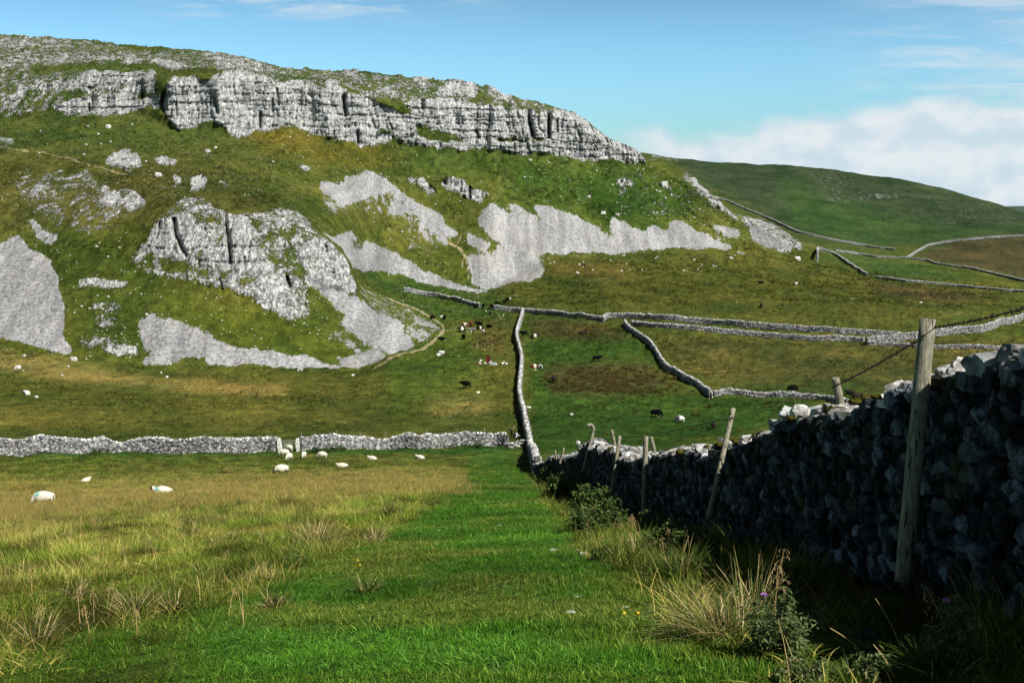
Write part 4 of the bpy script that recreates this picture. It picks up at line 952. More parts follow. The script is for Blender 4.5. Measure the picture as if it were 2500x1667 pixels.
# ------------------------------------------------------------------ animals
def skin_mesh(verts, edges, radii, sub=1):
    me = bpy.data.meshes.new('sk'); me.from_pydata(verts, edges, []); o = bpy.data.objects.new('sk', me); ROOT.objects.link(o)
    md = o.modifiers.new('s', 'SKIN'); md.use_smooth_shade = True
    for i, r in enumerate(radii):
        sv = me.skin_vertices[0].data[i]; sv.radius = r if isinstance(r, tuple) else (r, r)
    me.skin_vertices[0].data[0].use_root = True
    ss = o.modifiers.new('u', 'SUBSURF'); ss.levels = sub; ss.render_levels = sub
    dg = bpy.context.evaluated_depsgraph_get(); ev = o.evaluated_get(dg); m2 = bpy.data.meshes.new_from_object(ev)
    bpy.data.objects.remove(o); return m2
def quad_animal(kind, pose):
    s = 1.0
    if pose == 'stand': nk, hd, mz = (1.08,0,1.18), (1.32,0,1.30), (1.66,0,1.12)
    elif pose == 'graze': nk, hd, mz = (1.05,0,.86), (1.28,0,.58), (1.42,0,.16)
    else: nk, hd, mz = (1.02,0,1.12), (1.2,0,1.32), (1.5,0,1.2)
    cow = kind == 'cow'; br = .56 if cow else .53
    V = [(-.78,0,1.02), (-.25,0,.96), (.4,0,.96), (.78,0,1.04), nk, hd, mz]; R = [(br*.82, br*.86), (br*.95, br), (br*.95, br), (br*.6, br*.72), (.24,.28) if cow else (.26,.28), .19, .12]
    E = [(0,1),(1,2),(2,3),(3,4),(4,5),(5,6)]
    def leg(root, pts, rr):
        p = root
        for q, r in zip(pts, rr): V.append(q); R.append(r); E.append((p, len(V)-1)); p = len(V)-1
    if pose != 'lie':
        st = random.uniform(-.08, .08)
        for sy in (-1, 1):
            leg(0, [(-.84, sy*.2, .74), (-.96+st*sy, sy*.2, .42), (-.86+st*sy, sy*.2, .05)], (.2, .10, .085))
            leg(2, [(.48, sy*.2, .66), (.5-st*sy, sy*.2, .38), (.5-st*sy, sy*.2, .05)], (.18, .10, .085))
    else:
        for sy in (-1, 1):
            leg(0, [(-.6, sy*.36, .74), (-.25, sy*.42, .66)], (.16, .075)); leg(2, [(.62, sy*.28, .7), (.95, sy*.25, .64)], (.12, .07))
    leg(0, [(-1.12, 0, 1.1), (-1.2, 0, .85), (-1.18, 0, .5 if pose != 'lie' else .7)], (.06, .035, .05) if cow else (.07, .06, .04))
    for sy in (-1, 1): leg(5, [(hd[0]-.05, sy*.17, hd[2]+.05), (hd[0]-.1, sy*.27, hd[2]+.03)], (.05, .03))
    m = skin_mesh(V, E, R, 1)
    for v in m.vertices: v.co.x *= .86
    if pose == 'lie':
        for v in m.vertices: v.co.z = (v.co.z-.56)*1.0
    if kind == 'sheep':
        for v in m.vertices:
            v.co *= .56
            if v.co.x < .5: v.co += v.normal*.02*(vnoise(v.co.x*14, v.co.y*14, v.co.z*14)-.2)
    return m
def lum(m, mats, rule):
    for q in mats: m.materials.append(q)
    for p in m.polygons: p.material_index = rule(p.center)
    return m
BM = {}
for k in ('cow', 'sheep'):
    for p in ('stand', 'graze', 'lie'): BM[k, p] = [quad_animal(k, p) for _ in range(2)]
COAT = {'black': (['blackhide'], lambda c: 0), 'belted': (['blackhide', 'whitehide'], lambda c: 1 if -.35 < c.x < .25 else 0), 'whiterump': (['blackhide', 'whitehide'], lambda c: 1 if c.x > .45 and c.x < 1.0 else 0),
        'red': (['redhide'], lambda c: 0), 'redwhite': (['redhide', 'whitehide'], lambda c: 1 if (-.4 < c.x < .3 or c.x > 1.25) else 0), 'brownwhite': (['brownhide', 'whitehide'], lambda c: 1 if -.3 < c.x < .35 else 0),
        'grey': (['greyhide'], lambda c: 0), 'greywhite': (['greyhide', 'whitehide'], lambda c: 1 if (c.x < .1 or c.z < .4) else 0), 'brown': (['brownhide'], lambda c: 0), 'whitehead': (['whitehide', 'greyhide'], lambda c: 1 if c.x > .9 and c.z < 1 else 0),
        'whitefoot': (['blackhide', 'whitehide'], lambda c: 1 if (c.x > .3 and c.z < .3) else 0)}
def animal(kind, x, y, pose, heading, label, coat='black', scale=1.0, P=None, group=None):
    src = random.choice(BM[kind, pose]).copy()
    if kind == 'cow': ms, rule = COAT[coat]
    else:
        ms = ['fleece', 'face' if coat in ('dark', 'darkmark') else 'paleface', 'mark']
        mk = coat in ('mark', 'darkmark')
        def rule(c, pose=pose, mk=mk):
            if c.x > .57 and (pose == 'graze' or c.z > .3 or pose == 'lie'): return 1
            if c.z < .27 and pose != 'lie': return 1
            if mk and .18 < c.x < .42 and c.z > (.58 if pose != 'lie' else .28): return 2
            return 0
    lum(src, [M[q] for q in ms], rule)
    o = bpy.data.objects.new('cow' if kind == 'cow' else 'sheep', src); ROOT.objects.link(o)
    o.location = P if P is not None else G(x, y, 0); o.rotation_euler.z = math.radians(heading); o.scale = (scale,)*3
    tag(o, label, kind, group or ('cattle in the valley' if kind == 'cow' else 'sheep in the near meadow')); return o
# heading: 0 faces right, 180 left, 90 away, -90 toward the viewer
cows = [
 (1129,738,'graze',200,'black','leftmost black cow grazing against the sunlit wall left of the gap'), (1151,744,'graze',215,'black','second black cow from the left grazing at the sunlit wall'),
 (1161,753,'stand',80,'black','black cow seen from behind at the right end of the sunlit wall'), (1180,753,'stand',95,'black','black cow standing alone in the middle of the cattle gap'),
 (1203,755,'graze',200,'black','black cow at the left end of the wall right of the gap'), (1214,742,'lie',150,'black','black cow resting just behind the wall right of the gap'),
 (1231,743,'stand',110,'black','black cow standing behind the wall beside the white-banded one'), (1240,737,'stand',20,'whiterump','black cow with a white band above the wall'),
 (1056,781,'graze',230,'black','black cow grazing at the hooked end of the pale path'), (1085,782,'stand',75,'black','black cow alone on the green between path end and herd'),
 (1198,769,'stand',-70,'grey','small blue grey calf below the cattle gap'), (1150,797,'stand',100,'red','red brown cow standing at the back of the resting herd'),
 (1170,798,'stand',170,'black','large black cow standing at the centre of the herd'), (1174,805,'lie',175,'belted','black cow with a white belt lying in front of the large black cow'),
 (1196,800,'lie',165,'black','black cow lying at the right end of the herd'), (1136,801,'stand',160,'redwhite','red and white cow at the left of the herd'),
 (1128,811,'stand',200,'brownwhite','dark brown cow with white shoulder, lowest left of the herd'), (1132,829,'stand',-80,'black','black cow standing end-on below the herd'),
 (1155,806,'lie',20,'grey','dark grey calf lying among the herd stones'), (1079,830,'lie',180,'black','black cow lying alone left below the herd'),
 (1279,821,'stand',185,'black','black cow standing right beside the middle wall'), (1306,823,'lie',0,'brownwhite','brown and white cow lying right of the cow at the middle wall'),
 (1457,882,'stand',5,'black','black cow standing alone in the green field above the rushes'), (1305,898,'lie',200,'redwhite','red and white cow resting on the bare patch, left of its pale companion'),
 (1319,899,'lie',-80,'whitehead','pale cow resting on the bare patch facing the viewer'), (1351,934,'stand',90,'brown','dark brown cow standing at the left edge of the rush bed'),
 (1138,947,'stand',180,'black','black cow standing side-on alone in the left field'), (1602,1019,'graze',-20,'whitefoot','black cow with white forefeet grazing in the near green field'),
 (1659,1031,'graze',170,'greywhite','grey and white calf grazing in the near green field'), (1742,1047,'stand',75,'brown','dark shaggy cow seen from behind right of the calf'),
 (1934,957,'graze',0,'whitefoot','black cow with white legs grazing behind the low tumbled wall'), (2077,962,'lie',170,'brown','dark brown cow lying behind the near wall, the upper of two'),
 (2090,970,'lie',0,'brown','dark brown cow lying behind the near wall, the lower of two'), (1857,695,'stand',190,'black','black cow high alone on the brown pasture'),
 (1859,752,'stand',80,'brown','dark cow lower on the brown pasture above the straight wall'), (1423,815,'lie',10,'brown','dark cow lying in the rushes below the notch in the wall')]
for x, y, pose, hd, coat, lab in cows: animal('cow', x, y, pose, hd, lab, coat, 1.0 if 'calf' not in lab else .8)
sheep = [
 (706,1100,'stand',150,'white','white sheep standing in front of the metal gate',1.15), (695,1112,'graze',190,'pale','sheep grazing just below the left gatepost',1.15),
 (706,1122,'graze',-110,'pale','sheep grazing toward the viewer below the gate',1.15), (742,1118,'graze',-95,'pale','sheep with lowered head right of the gate',1.15),
 (787,1118,'graze',175,'pale','sheep grazing side-on right of the gate group',1.15), (836,1141,'lie',185,'pale','sheep lying alone with its head to the left below the wall',1.2),
 (909,1123,'lie',160,'dark','dark faced sheep lying near the middle of the cross wall',1.2), (1026,1121,'lie',150,'white','white sheep lying nearest the stile',1.25),
 (688,1156,'graze',200,'dark','cream sheep with dark head grazing at the edge of the tan grass',1.3), (107,1232,'graze',195,'mark','large sheep with turquoise shoulder mark grazing at the far left',1.15),
 (397,1206,'lie',182,'darkmark','dark headed sheep with turquoise mark lying in the tall grass',1.25), (210,1176,'lie',60,'pale','small sheep almost hidden in grass behind the marked one',.85),
 (1291,997,'lie',160,'white','white sheep lying in the green field right of the middle wall',1.0), (1167,960,'lie',30,'pale','pale lamb lying right of the black cow in the left field',.9)]
for x, y, pose, hd, coat, lab, sc0 in sheep: animal('sheep', x, y, pose, hd, lab, coat, sc0*.85, group=None)

# ------------------------------------------------------------------ walkers at the stile
def person(label, loc, rz, pose, cloth):
    root = empty('person', loc, rz); tag(root, label, 'person', 'walkers at the stile')
    hip = (0,0,.92) if pose != 'climb' else (0,0,.88)
    V = [hip, (0.03,0,1.15), (.06,0,1.38), (.07,0,1.5), (.09,0,1.64)]; R = [(.15,.12), (.13,.1), (.17,.11), .06, (.10,.115)]
    E = [(0,1),(1,2),(2,3),(3,4)]
    def ch(root_, pts, rr):
        p = root_; ids = []
        for q, r in zip(pts, rr): V.append(q); R.append(r); E.append((p, len(V)-1)); p = len(V)-1; ids.append(p)
        return ids
    if pose == 'reach':
        ch(0, [(0,.1,.84),(.08,.12,.48),(0,.12,.08),(.16,.12,.04)], (.1,.07,.05,.045)); ch(0, [(0,-.1,.84),(.25,-.12,.6),(.22,-.12,.2),(.38,-.12,.16)], (.1,.07,.05,.045))
        ch(2, [(.06,.2,1.4),(.2,.3,1.2),(.42,.25,1.3),(.5,.24,1.33)], (.055,.045,.035,.04)); ch(2, [(.06,-.2,1.42),(.12,-.34,1.62),(.2,-.3,1.9),(.2,-.28,1.98)], (.055,.045,.035,.04))
    else:
        ch(0, [(0,.1,.84),(.22,.14,.62),(.1,.14,.22),(.26,.14,.17)], (.1,.07,.05,.045)); ch(0, [(0,-.1,.84),(-.02,-.12,.46),(-.08,-.12,.06),(.08,-.12,.04)], (.1,.07,.05,.045))
        ch(2, [(.06,.2,1.4),(.2,.28,1.15),(.48,.22,1.08),(.56,.2,1.08)], (.055,.045,.035,.04)); ch(2, [(.06,-.2,1.4),(.22,-.28,1.12),(.5,-.2,1.05),(.58,-.18,1.05)], (.055,.045,.035,.04))
    m = skin_mesh(V, E, R, 1); top, bot = cloth
    def rule(c):
        if c.z > 1.47 and abs(c.y) < .17: return 2
        if pose == 'reach' and (c.z > 1.5 or c.x > .26 and c.z > 1.1): return 2
        if c.x > .3 and c.z > .9: return 2
        return 0 if c.z > .95 else 1
    lum(m, [M[top], M[bot], M['skin']], rule); o = bpy.data.objects.new('body', m); ROOT.objects.link(o); o.parent = root
    W, Fc = ROCKLIB[3][1]; mb = MB(); mb.add(ICO[3][0]*np.array([.115,.11,.125])+np.array([.065,0,1.68]), [tuple(f) for f in ICO[3][1]]); mb.build('hair', M['hair'], root, True)
    if pose == 'climb':
        mb = MB(); mb.add(ROCKLIB[3][2][0]*np.array([.11,.17,.25])+np.array([-.16,0,1.22]), [tuple(f) for f in ROCKLIB[3][2][1]]); mb.build('backpack', M['navy'], root, True)
p1 = G(1250, 1078, 0); p2 = G(1258, 1088, 0)
person('person in black clothes reaching up with one bare arm at the stile', p1+Vector((-.05,0,.35)), math.radians(60), 'reach', ('black_cloth','black_cloth'))
person('person in a white top with a navy backpack climbing the stile', p2+Vector((.1,0,.3)), math.radians(40), 'climb', ('white_cloth','black_cloth'))
st = empty('stone_stile', G(1256, 1092, 0)); tag(st, 'rough stone step stile in the gap between cross wall and middle wall', 'stile')
for k, (dx, dyy, z, w) in enumerate([(-.5,-.3,.1,1.0),(.3,-.1,.3,1.1),(-.1,.25,.5,1.0),(.6,.3,.7,.9),(-.7,.3,.45,.7),(.9,0,.5,.8),(1.2,.2,.9,.8),(-.4,-.8,.02,.7),(.4,-.9,.02,.6)]):
    W, Fc = ROCKLIB[3][k]; mb = MB(); mb.add(W*np.array([w/2,.35,.17])+np.array([dx,dyy,z]), [tuple(f) for f in Fc], tint=random.uniform(.5,1.1)); mb.build('step', M['wfar'], st)
# ------------------------------------------------------------------ vegetation
def mat_grass():
    m, nt = newmat('grass_blades'); g = NT(nt)
    tone = g.attr('tone', 'Color', 'INSTANCER'); ti = g.attr('tint', 'Color')
    c = g.mix(1.0, tone, ti, 'MULTIPLY'); g.bsdf(c, .6, .12, trans=.28); return m
def mat_leaf(name, trans=.2):
    m, nt = newmat(name); g = NT(nt); ti = g.attr('tint', 'Color'); n = g.noise(g.obj(), 30, 3, .6)
    g.bsdf(g.mix(g.ss(n, .35, .65), ti, g.mix(1.0, ti, (1.5, 1.4, 1.2), 'MULTIPLY')), .55, .2, trans=trans); return m
M['grass'] = mat_grass(); M['leaf'] = mat_leaf('weed_leaves'); M['straw'] = mat_leaf('straw_blades', .25)
def blades(n, rad, h0, h1, w0, w1, lean, curve, seed, tip=.15, seg=4, windx=.1):
    r = np.random.default_rng(seed)
    a = r.uniform(0, 2*PI, n); rr = rad*np.sqrt(r.random(n)); bx, by = rr*np.cos(a), rr*np.sin(a)
    az = a+r.normal(0, .9, n); h = r.uniform(h0, h1, n); w = r.uniform(w0, w1, n); le = np.abs(r.normal(lean, lean*.5, n))*(.35+.65*rr/max(rad, 1e-6)); cu = np.abs(r.normal(curve, curve*.5, n))
    wa = r.uniform(0, 2*PI, n)
    V = np.zeros((n, seg+1, 2, 3))
    x, y, z = bx.copy(), by.copy(), np.zeros(n); th = le.copy()
    for k in range(seg+1):
        t = k/seg; ww = w*(1-t)**.7+w*tip*t
        V[:, k, 0] = np.stack([x-np.cos(wa)*ww/2, y-np.sin(wa)*ww/2, z], -1); V[:, k, 1] = np.stack([x+np.cos(wa)*ww/2, y+np.sin(wa)*ww/2, z], -1)
        s = h/seg; x = x+np.sin(th)*np.cos(az)*s+windx*s*t; y = y+np.sin(th)*np.sin(az)*s; z = z+np.cos(th)*s; th = th+cu/seg
    base = (np.arange(n)*(seg+1)*2)[:, None]; F_ = []
    for k in range(seg): F_.append(base+np.array([k*2, k*2+1, k*2+3, k*2+2]))
    return V.reshape(-1, 3), np.concatenate(F_), (seg+1)*2
def clump(name, sets, mat, col=None):
    """sets: list of (blade args, tint function)"""
    Vs, Fs, Ts, off = [], [], [], 0
    for args, tintf in sets:
        V, Fc, per = blades(**args); n = len(V)//per; tt = tintf(n, np.random.default_rng(args['seed']+1))
        Ts.append(np.repeat(tt, per, 0)); Vs.append(V); Fs.append(Fc+off); off += len(V)
    me = bpy.data.meshes.new(name); V = np.concatenate(Vs); Fc = np.concatenate(Fs)
    me.vertices.add(len(V)); me.vertices.foreach_set('co', V.reshape(-1).astype(np.float32))
    me.loops.add(Fc.size); me.loops.foreach_set('vertex_index', Fc.reshape(-1).astype(np.int32)); me.polygons.add(len(Fc))
    me.polygons.foreach_set('loop_start', np.arange(0, Fc.size, 4, dtype=np.int32)); me.polygons.foreach_set('loop_total', np.full(len(Fc), 4, np.int32))
    at = me.attributes.new('tint', 'FLOAT_COLOR', 'POINT'); c = np.ones((len(V), 4), np.float32); c[:, :3] = np.concatenate(Ts); at.data.foreach_set('color', c.reshape(-1))
    me.materials.append(mat); me.update(calc_edges=True); me.validate()
    return me
def tv(lo, hi, warm=.1):
    def f(n, r):
        b = r.uniform(lo, hi, n)[:, None]; w = r.normal(0, warm, n)[:, None]; return np.clip(b*np.concatenate([1+w, 1+0*w, 1-w], 1), 0, 3)
    return f
def cst(cols, p=None, var=.25):
    cols = np.array(cols)
    def f(n, r): return cols[r.choice(len(cols), n, p=p)]*r.uniform(1-var, 1+var, n)[:, None]
    return f
def scatter(name, protos, pos, yaw, scl, tone, label, cat):
    col = bpy.data.collections.new(name+'_kinds')
    for i, me in enumerate(protos): col.objects.link(bpy.data.objects.new('%s_kind' % name, me))
    me = bpy.data.meshes.new(name); n = len(pos); me.vertices.add(n); me.vertices.foreach_set('co', np.asarray(pos, np.float32).reshape(-1))
    a = me.attributes.new('rot', 'FLOAT_VECTOR', 'POINT'); rv = np.zeros((n, 3), np.float32); rv[:, 2] = yaw; rv[:, :2] = RNG.normal(0, .12, (n, 2)); a.data.foreach_set('vector', rv.reshape(-1))
    a = me.attributes.new('scl', 'FLOAT_VECTOR', 'POINT'); a.data.foreach_set('vector', np.asarray(scl, np.float32).reshape(-1))
    a = me.attributes.new('idx', 'INT', 'POINT'); a.data.foreach_set('value', RNG.integers(0, len(protos), n).astype(np.int32))
    a = me.attributes.new('tone', 'FLOAT_COLOR', 'POINT'); c = np.ones((n, 4), np.float32); c[:, :3] = tone; a.data.foreach_set('color', c.reshape(-1))
    me.update(); o = bpy.data.objects.new(name, me); ROOT.objects.link(o); tag(o, label, cat, kind='stuff')
    ng = bpy.data.node_groups.new(name, 'GeometryNodeTree'); ng.interface.new_socket('Geometry', in_out='INPUT', socket_type='NodeSocketGeometry'); ng.interface.new_socket('Geometry', in_out='OUTPUT', socket_type='NodeSocketGeometry')
    N = ng.nodes.new; Lk = ng.links.new
    gi, go = N('NodeGroupInput'), N('NodeGroupOutput'); ci = N('GeometryNodeCollectionInfo'); ci.inputs['Collection'].default_value = col; ci.inputs['Separate Children'].default_value = True; ci.inputs['Reset Children'].default_value = True
    ip = N('GeometryNodeInstanceOnPoints'); ip.inputs['Pick Instance'].default_value = True
    def na(nm, t): q = N('GeometryNodeInputNamedAttribute'); q.data_type = t; q.inputs[0].default_value = nm; return q.outputs[0]
    er = N('FunctionNodeEulerToRotation'); Lk(na('rot', 'FLOAT_VECTOR'), er.inputs[0])
    Lk(gi.outputs[0], ip.inputs['Points']); Lk(ci.outputs[0], ip.inputs['Instance']); Lk(na('idx', 'INT'), ip.inputs['Instance Index']); Lk(er.outputs[0], ip.inputs['Rotation']); Lk(na('scl', 'FLOAT_VECTOR'), ip.inputs['Scale'])
    Lk(ip.outputs[0], go.inputs[0]); md = o.modifiers.new('scatter', 'NODES'); md.node_group = ng
    return o
# masks for how the sward stands
pathm = np.zeros((MH, MW)); raster(pathm, [(400,1700),(520,1500),(700,1440),(800,1380),(960,1300),(1060,1230),(1110,1180),(1150,1120),(1225,1085),(1275,1110),(1300,1180),(1370,1280),(1420,1360),(1560,1440),(1640,1520),(1800,1600),(1950,1700)], 1.0); pathm = blur(pathm, 12)
tanm = np.zeros((MH, MW)); raster(tanm, [(0,1205),(350,1190),(600,1170),(1000,1160),(1160,1165),(1130,1195),(900,1205),(600,1225),(300,1240),(0,1300)], 1.0); tanm = blur(tanm, 13)
verge = np.zeros((MH, MW)); raster(verge, [(1310,1150),(1480,1200),(1750,1330),(1800,1460),(2500,1560),(2500,1667),(2080,1667),(1800,1500),(1640,1420),(1500,1390),(1390,1300)], 1.0); verge = blur(verge, 8)
# candidate points on the ground, evenly over the view but capped on the ground
def candidates(n, y0, y1, cap, seed):
    r = np.random.default_rng(seed); x = r.uniform(-155, 2640, n); y = r.uniform(y0, y1, n)
    # map to sheet
    ci = np.clip(np.searchsorted(xsA, x)-1, nd0, nd1-2); fx = ((x-xsA[ci])/(xsA[ci+1]-xsA[ci]))[:, None]
    P = np.zeros((n, 3)); ok = np.zeros(n, bool)
    yr = YA[:, (nd0+nd1)//2]  # rows are level in the near field
    ri = np.searchsorted(-yr[:330], -y)-1; ri = np.clip(ri, 0, 328); fy = ((yr[ri]-y)/(yr[ri]-yr[ri+1]))[:, None]
    P = (PA2[ri, ci]*(1-fx)+PA2[ri, ci+1]*fx)*(1-fy)+(PA2[ri+1, ci]*(1-fx)+PA2[ri+1, ci+1]*fx)*fy
    d = P[:, 1]
    pxd = (F/d)**2*np.clip((y-480)/F*1.0, .05, 1)*.75   # picture area of a square metre
    dens_ = n/((y1-y0)*2780.)*pxd
    keep = r.random(n) < np.minimum(1, cap/dens_)
    wxx = np.interp(d, [p[1] for p in pts], [p[0] for p in pts]); keep &= (P[:, 0] < wxx-.25) | (d > 100)
    return x[keep], y[keep], P[keep]
def col_at(x, y, P, amp=.8):
    c = sample(turf, x, y); f = fbm(P[:, 0]/1.3, P[:, 1]/1.3, None, 3)-.5; f2 = fbm(P[:, 0]/6, P[:, 1]/6, None, 3)-.5
    c = c*(1+amp*f+amp*f2)[:, None]; return np.clip(c, .004, 1)
r = RNG
# 1 short turf
turfk = [clump('turf', [(dict(n=36, rad=.09, h0=.018, h1=.05, w0=.004, w1=.008, lean=.6, curve=.8, seed=k, seg=2), tv(.6, 1.9, .18)), (dict(n=1, rad=.1, h0=.04, h1=.10, w0=.004, w1=.007, lean=1.0, curve=.8, seed=k+40, seg=2), cst([(5., 3.6, 8.)]))], M['grass']) for k in range(6)]
x, y, P = candidates(190000, 1130, 1740, 560, 1)
pm = sample(pathm, x, y); keep = (pm > .15) | (r.random(len(x)) < .4); x, y, P, pm = x[keep], y[keep], P[keep], pm[keep]
sz = (.8+np.clip(P[:, 1]-8, 0, 200)/20)*r.uniform(.7, 1.25, len(x)); tuft = sstep(.5, .75, fbm(P[:, 0]/.6, P[:, 1]/.6, None, 3))
tone = col_at(x, y, P, 1.2)*np.array([.86, .98, .5]); yl = sstep(.5, .7, fbm(P[:, 0]/1.8+7, P[:, 1]/1.8, None, 3))[:, None]*.6
tone = tone*(1-yl)+np.array([.11, .13, .018])*yl
scatter('short_turf', turfk, P, r.uniform(0, 6.28, len(x)), np.stack([sz, sz, sz**.6*(.7+.8*tuft)], -1), tone, 'short bright green grazed turf of the path strip', 'grass')
nturf = len(x)
# 2 standing grass
def gtint(p): return cst([(.075,.115,.020), (.11,.14,.03), (.30,.255,.10), (.42,.35,.17)], p)
tallk = [clump('tall', [(dict(n=30, rad=.16, h0=.10, h1=.27, w0=.005, w1=.011, lean=.7, curve=1.3, seed=50+k), gtint([.42,.33,.16,.09])), (dict(n=2, rad=.12, h0=.22, h1=.42, w0=.003, w1=.005, lean=.5, curve=.8, seed=90+k), cst([(.45,.38,.2)]))], M['grass']) for k in range(7)]
tank = [clump('tan', [(dict(n=32, rad=.17, h0=.18, h1=.38, w0=.004, w1=.008, lean=.35, curve=.7, seed=150+k), gtint([.10,.15,.35,.40]))], M['grass']) for k in range(5)]
x, y, P = candidates(120000, 1112, 1740, 75, 2)
pm = sample(pathm, x, y); tm = sample(tanm, x, y); vg = sample(verge, x, y)
tall = (1-sstep(.25, .6, pm)); clot = fbm(P[:, 0]/1.6, P[:, 1]/1.6, None, 3); keep = (r.random(len(x)) < tall*(.25+1.5*sstep(.38, .6, clot))*(1-.35*vg)) & (tm < r.random(len(x)))
# grazed strip left bottom is shorter
x1, y1, P1_, c1, v1 = x[keep], y[keep], P[keep], clot[keep], vg[keep]
low = sstep(1480, 1560, y1+.25*(900-x1)*.0)*sstep(1200, 700, x1)*.45
sz = (1+np.clip(P1_[:, 1]-14, 0, 200)/55)*r.uniform(.65, 1.25, len(x1)); hz = (.6+.9*sstep(.4, .65, c1))*(1-low)*(1-.35*np.clip(v1, 0, 1))
dk = sstep(.36, .60, fbm(P1_[:, 0]/.55, P1_[:, 1]/.8, None, 3))
bt = col_at(x1, y1, P1_, .7); lum_ = (bt.sum(1)/.20)[:, None]
tone = np.clip(lum_, .45, 1.35)*1.15*np.array([1.05, 1.05, .62])*np.ones((len(x1), 3)); gm = sstep(.48, .62, fbm(P1_[:, 0]/2.2+3, P1_[:, 1]/2.2, None, 3))[:, None]
gm = np.clip(gm+v1[:, None]*1.0, 0, 1); tone = tone*(1-gm)+tone*np.array([.55, .78, .45])*gm; tone = tone*(.32+.95*dk)[:, None]
scatter('standing_grass', tallk, P1_, r.uniform(0, 6.28, len(x1)), np.stack([sz, sz, hz], -1), tone, 'long mixed green and straw coloured meadow grass left of the path', 'grass')
nt1 = len(x1)
x, y, P = candidates(60000, 1140, 1330, 60, 3); tm = sample(tanm, x, y); clot = fbm(P[:, 0]/3, P[:, 1]/3, None, 3)
keep = r.random(len(x)) < np.clip(tm+.12*(sample(pathm, x, y) < .2)*sstep(.5, .6, clot), 0, 1)*.9; x, y, P = x[keep], y[keep], P[keep]
sz = (1+np.clip(P[:, 1]-14, 0, 200)/60)*r.uniform(.7, 1.2, len(x))
scatter('tan_grass', tank, P, r.uniform(0, 6.28, len(x)), np.stack([sz, sz, .85+0*sz], -1), np.array([1.08, .98, .72])*r.uniform(.75, 1.2, len(x))[:, None], 'band of pale tan seeding grass across the left meadow', 'grass')
# low tufts over the farther pasture and slopes
tuftk = [clump('pasture', [(dict(n=9, rad=.5, h0=.25, h1=.6, w0=.08, w1=.16, lean=.8, curve=.8, seed=400+k, seg=2), tv(.45, 1.5, .15))], M['grass']) for k in range(6)]
r0_ = int(np.argmax(YA[:, (nd0+nd1)//2] < 1112)); n_ = 110000
ri = r.integers(r0_, crest-3, n_); ci_ = r.integers(nd0-1, nd1+1, n_); fr = r.random((n_, 1)); fc = r.random((n_, 1))
P = (PA2[ri, ci_]*(1-fc)+PA2[ri, ci_+1]*fc)*(1-fr)+(PA2[ri+1, ci_]*(1-fc)+PA2[ri+1, ci_+1]*fc)*fr
ok = (RK[ri, ci_] < .42) & (SR[ri, ci_] < .25) & (DT[ri, ci_] < .3) & (YA[ri, ci_]-YA[ri+1, ci_] > .6)
clot = fbm(P[:, 0]/7, P[:, 1]/7, P[:, 2]/5, 3); ok &= r.random(n_) < .2+1.3*sstep(.40, .6, clot)
P = P[ok]; T_ = TF[ri, ci_][ok]; cl = clot[ok]; sz = P[:, 1]/260*r.uniform(.3, .8, len(P))
k_ = r.random(len(P)); tone = T_*np.array([1.0, 1.0, .9])*r.uniform(.6, 1.5, len(P))[:, None]
tone = np.where((k_ < .14)[:, None], np.clip(T_.sum(1), .08, .3)[:, None]*np.array([1.0, .85, .32]), tone); tone = np.where((k_ > .82)[:, None], T_*np.array([.45, .5, .5]), tone)
scatter('pasture_tufts', tuftk, P, r.uniform(0, 6.28, len(P)), np.stack([sz, sz, sz*(1.1+.9*(cl > .52))], -1), tone, 'low rough grass tufts covering the valley pasture and hillside', 'grass')
print('tufts', len(P))
print('grass', nturf, nt1, len(x))

# individual tussocks, rushes and weeds
def build_mesh(name, me, loc=None, parent=None):
    o = bpy.data.objects.new(name, me); ROOT.objects.link(o)
    if loc is not None: o.location = loc
    if parent is not None: o.parent = parent
    return o
GRN = cst([(.05,.09,.015), (.08,.13,.02), (.035,.065,.012)]); DRK = cst([(.03,.05,.012), (.05,.07,.015), (.12,.10,.03)]); STR = cst([(.46,.38,.20), (.34,.28,.10), (.56,.48,.28)])
def tussock(x, y, wpx, label, green=120, straw=40, g_=GRN, hfac=.75, seed=0, group=None, lean=.75, curve=.9, name='grass_tussock', wind=.1, bw=1.0):
    g0 = G(x, y, 0); fw = float(project(np.array(g0))[2]); R = wpx*fw/F/2; h = R*2*hfac
    sets = []
    if green: sets.append((dict(n=green, rad=R*.35, h0=h*.6, h1=h*1.15, w0=.006*bw, w1=.011*bw, lean=lean, curve=curve, seed=seed+300, windx=wind), g_))
    if straw: sets.append((dict(n=straw, rad=R*.35, h0=h*.7, h1=h*1.3, w0=.004*bw, w1=.008*bw, lean=lean*.9, curve=curve*.7, seed=seed+700, windx=wind), STR))
    o = build_mesh(name, clump(name, sets, M['straw']), g0-Vector((0, 0, .03))); tag(o, label, 'grass tussock' if name == 'grass_tussock' else 'rush', group); return o
tussock(1755, 1556, 330, 'large bleached tussock flopping leftward in the right foreground beside the thistle', 620, 300, hfac=.42, seed=1, lean=1.15, curve=1.1, wind=-.7)
tussock(1830, 1520, 220, 'green and straw tussock half behind the large bleached tussock', 260, 120, hfac=.7, seed=2)
tussock(1665, 1412, 190, 'lush green tussock at the edge of the wall shadow', 420, 50, hfac=.55, seed=3)
tussock(1555, 1360, 110, 'yellowish tussock left of the lush green tussock', 260, 45, hfac=.6, seed=4)
tussock(1470, 1300, 90, 'straw topped tussock under the dark nettles', 240, 30, hfac=.6, seed=5)
tussock(772, 1338, 130, 'broad straw tipped rush tussock at the left edge of the path', 260, 170, DRK, .62, seed=6, bw=1.4)
tussock(955, 1266, 100, 'dark green rush tussock on the left of the path', 300, 14, DRK, .55, seed=7, bw=1.6)
tussock(918, 1325, 70, 'small brown tipped tussock below the dark rush tussock', 70, 90, DRK, .7, seed=8, bw=1.3)
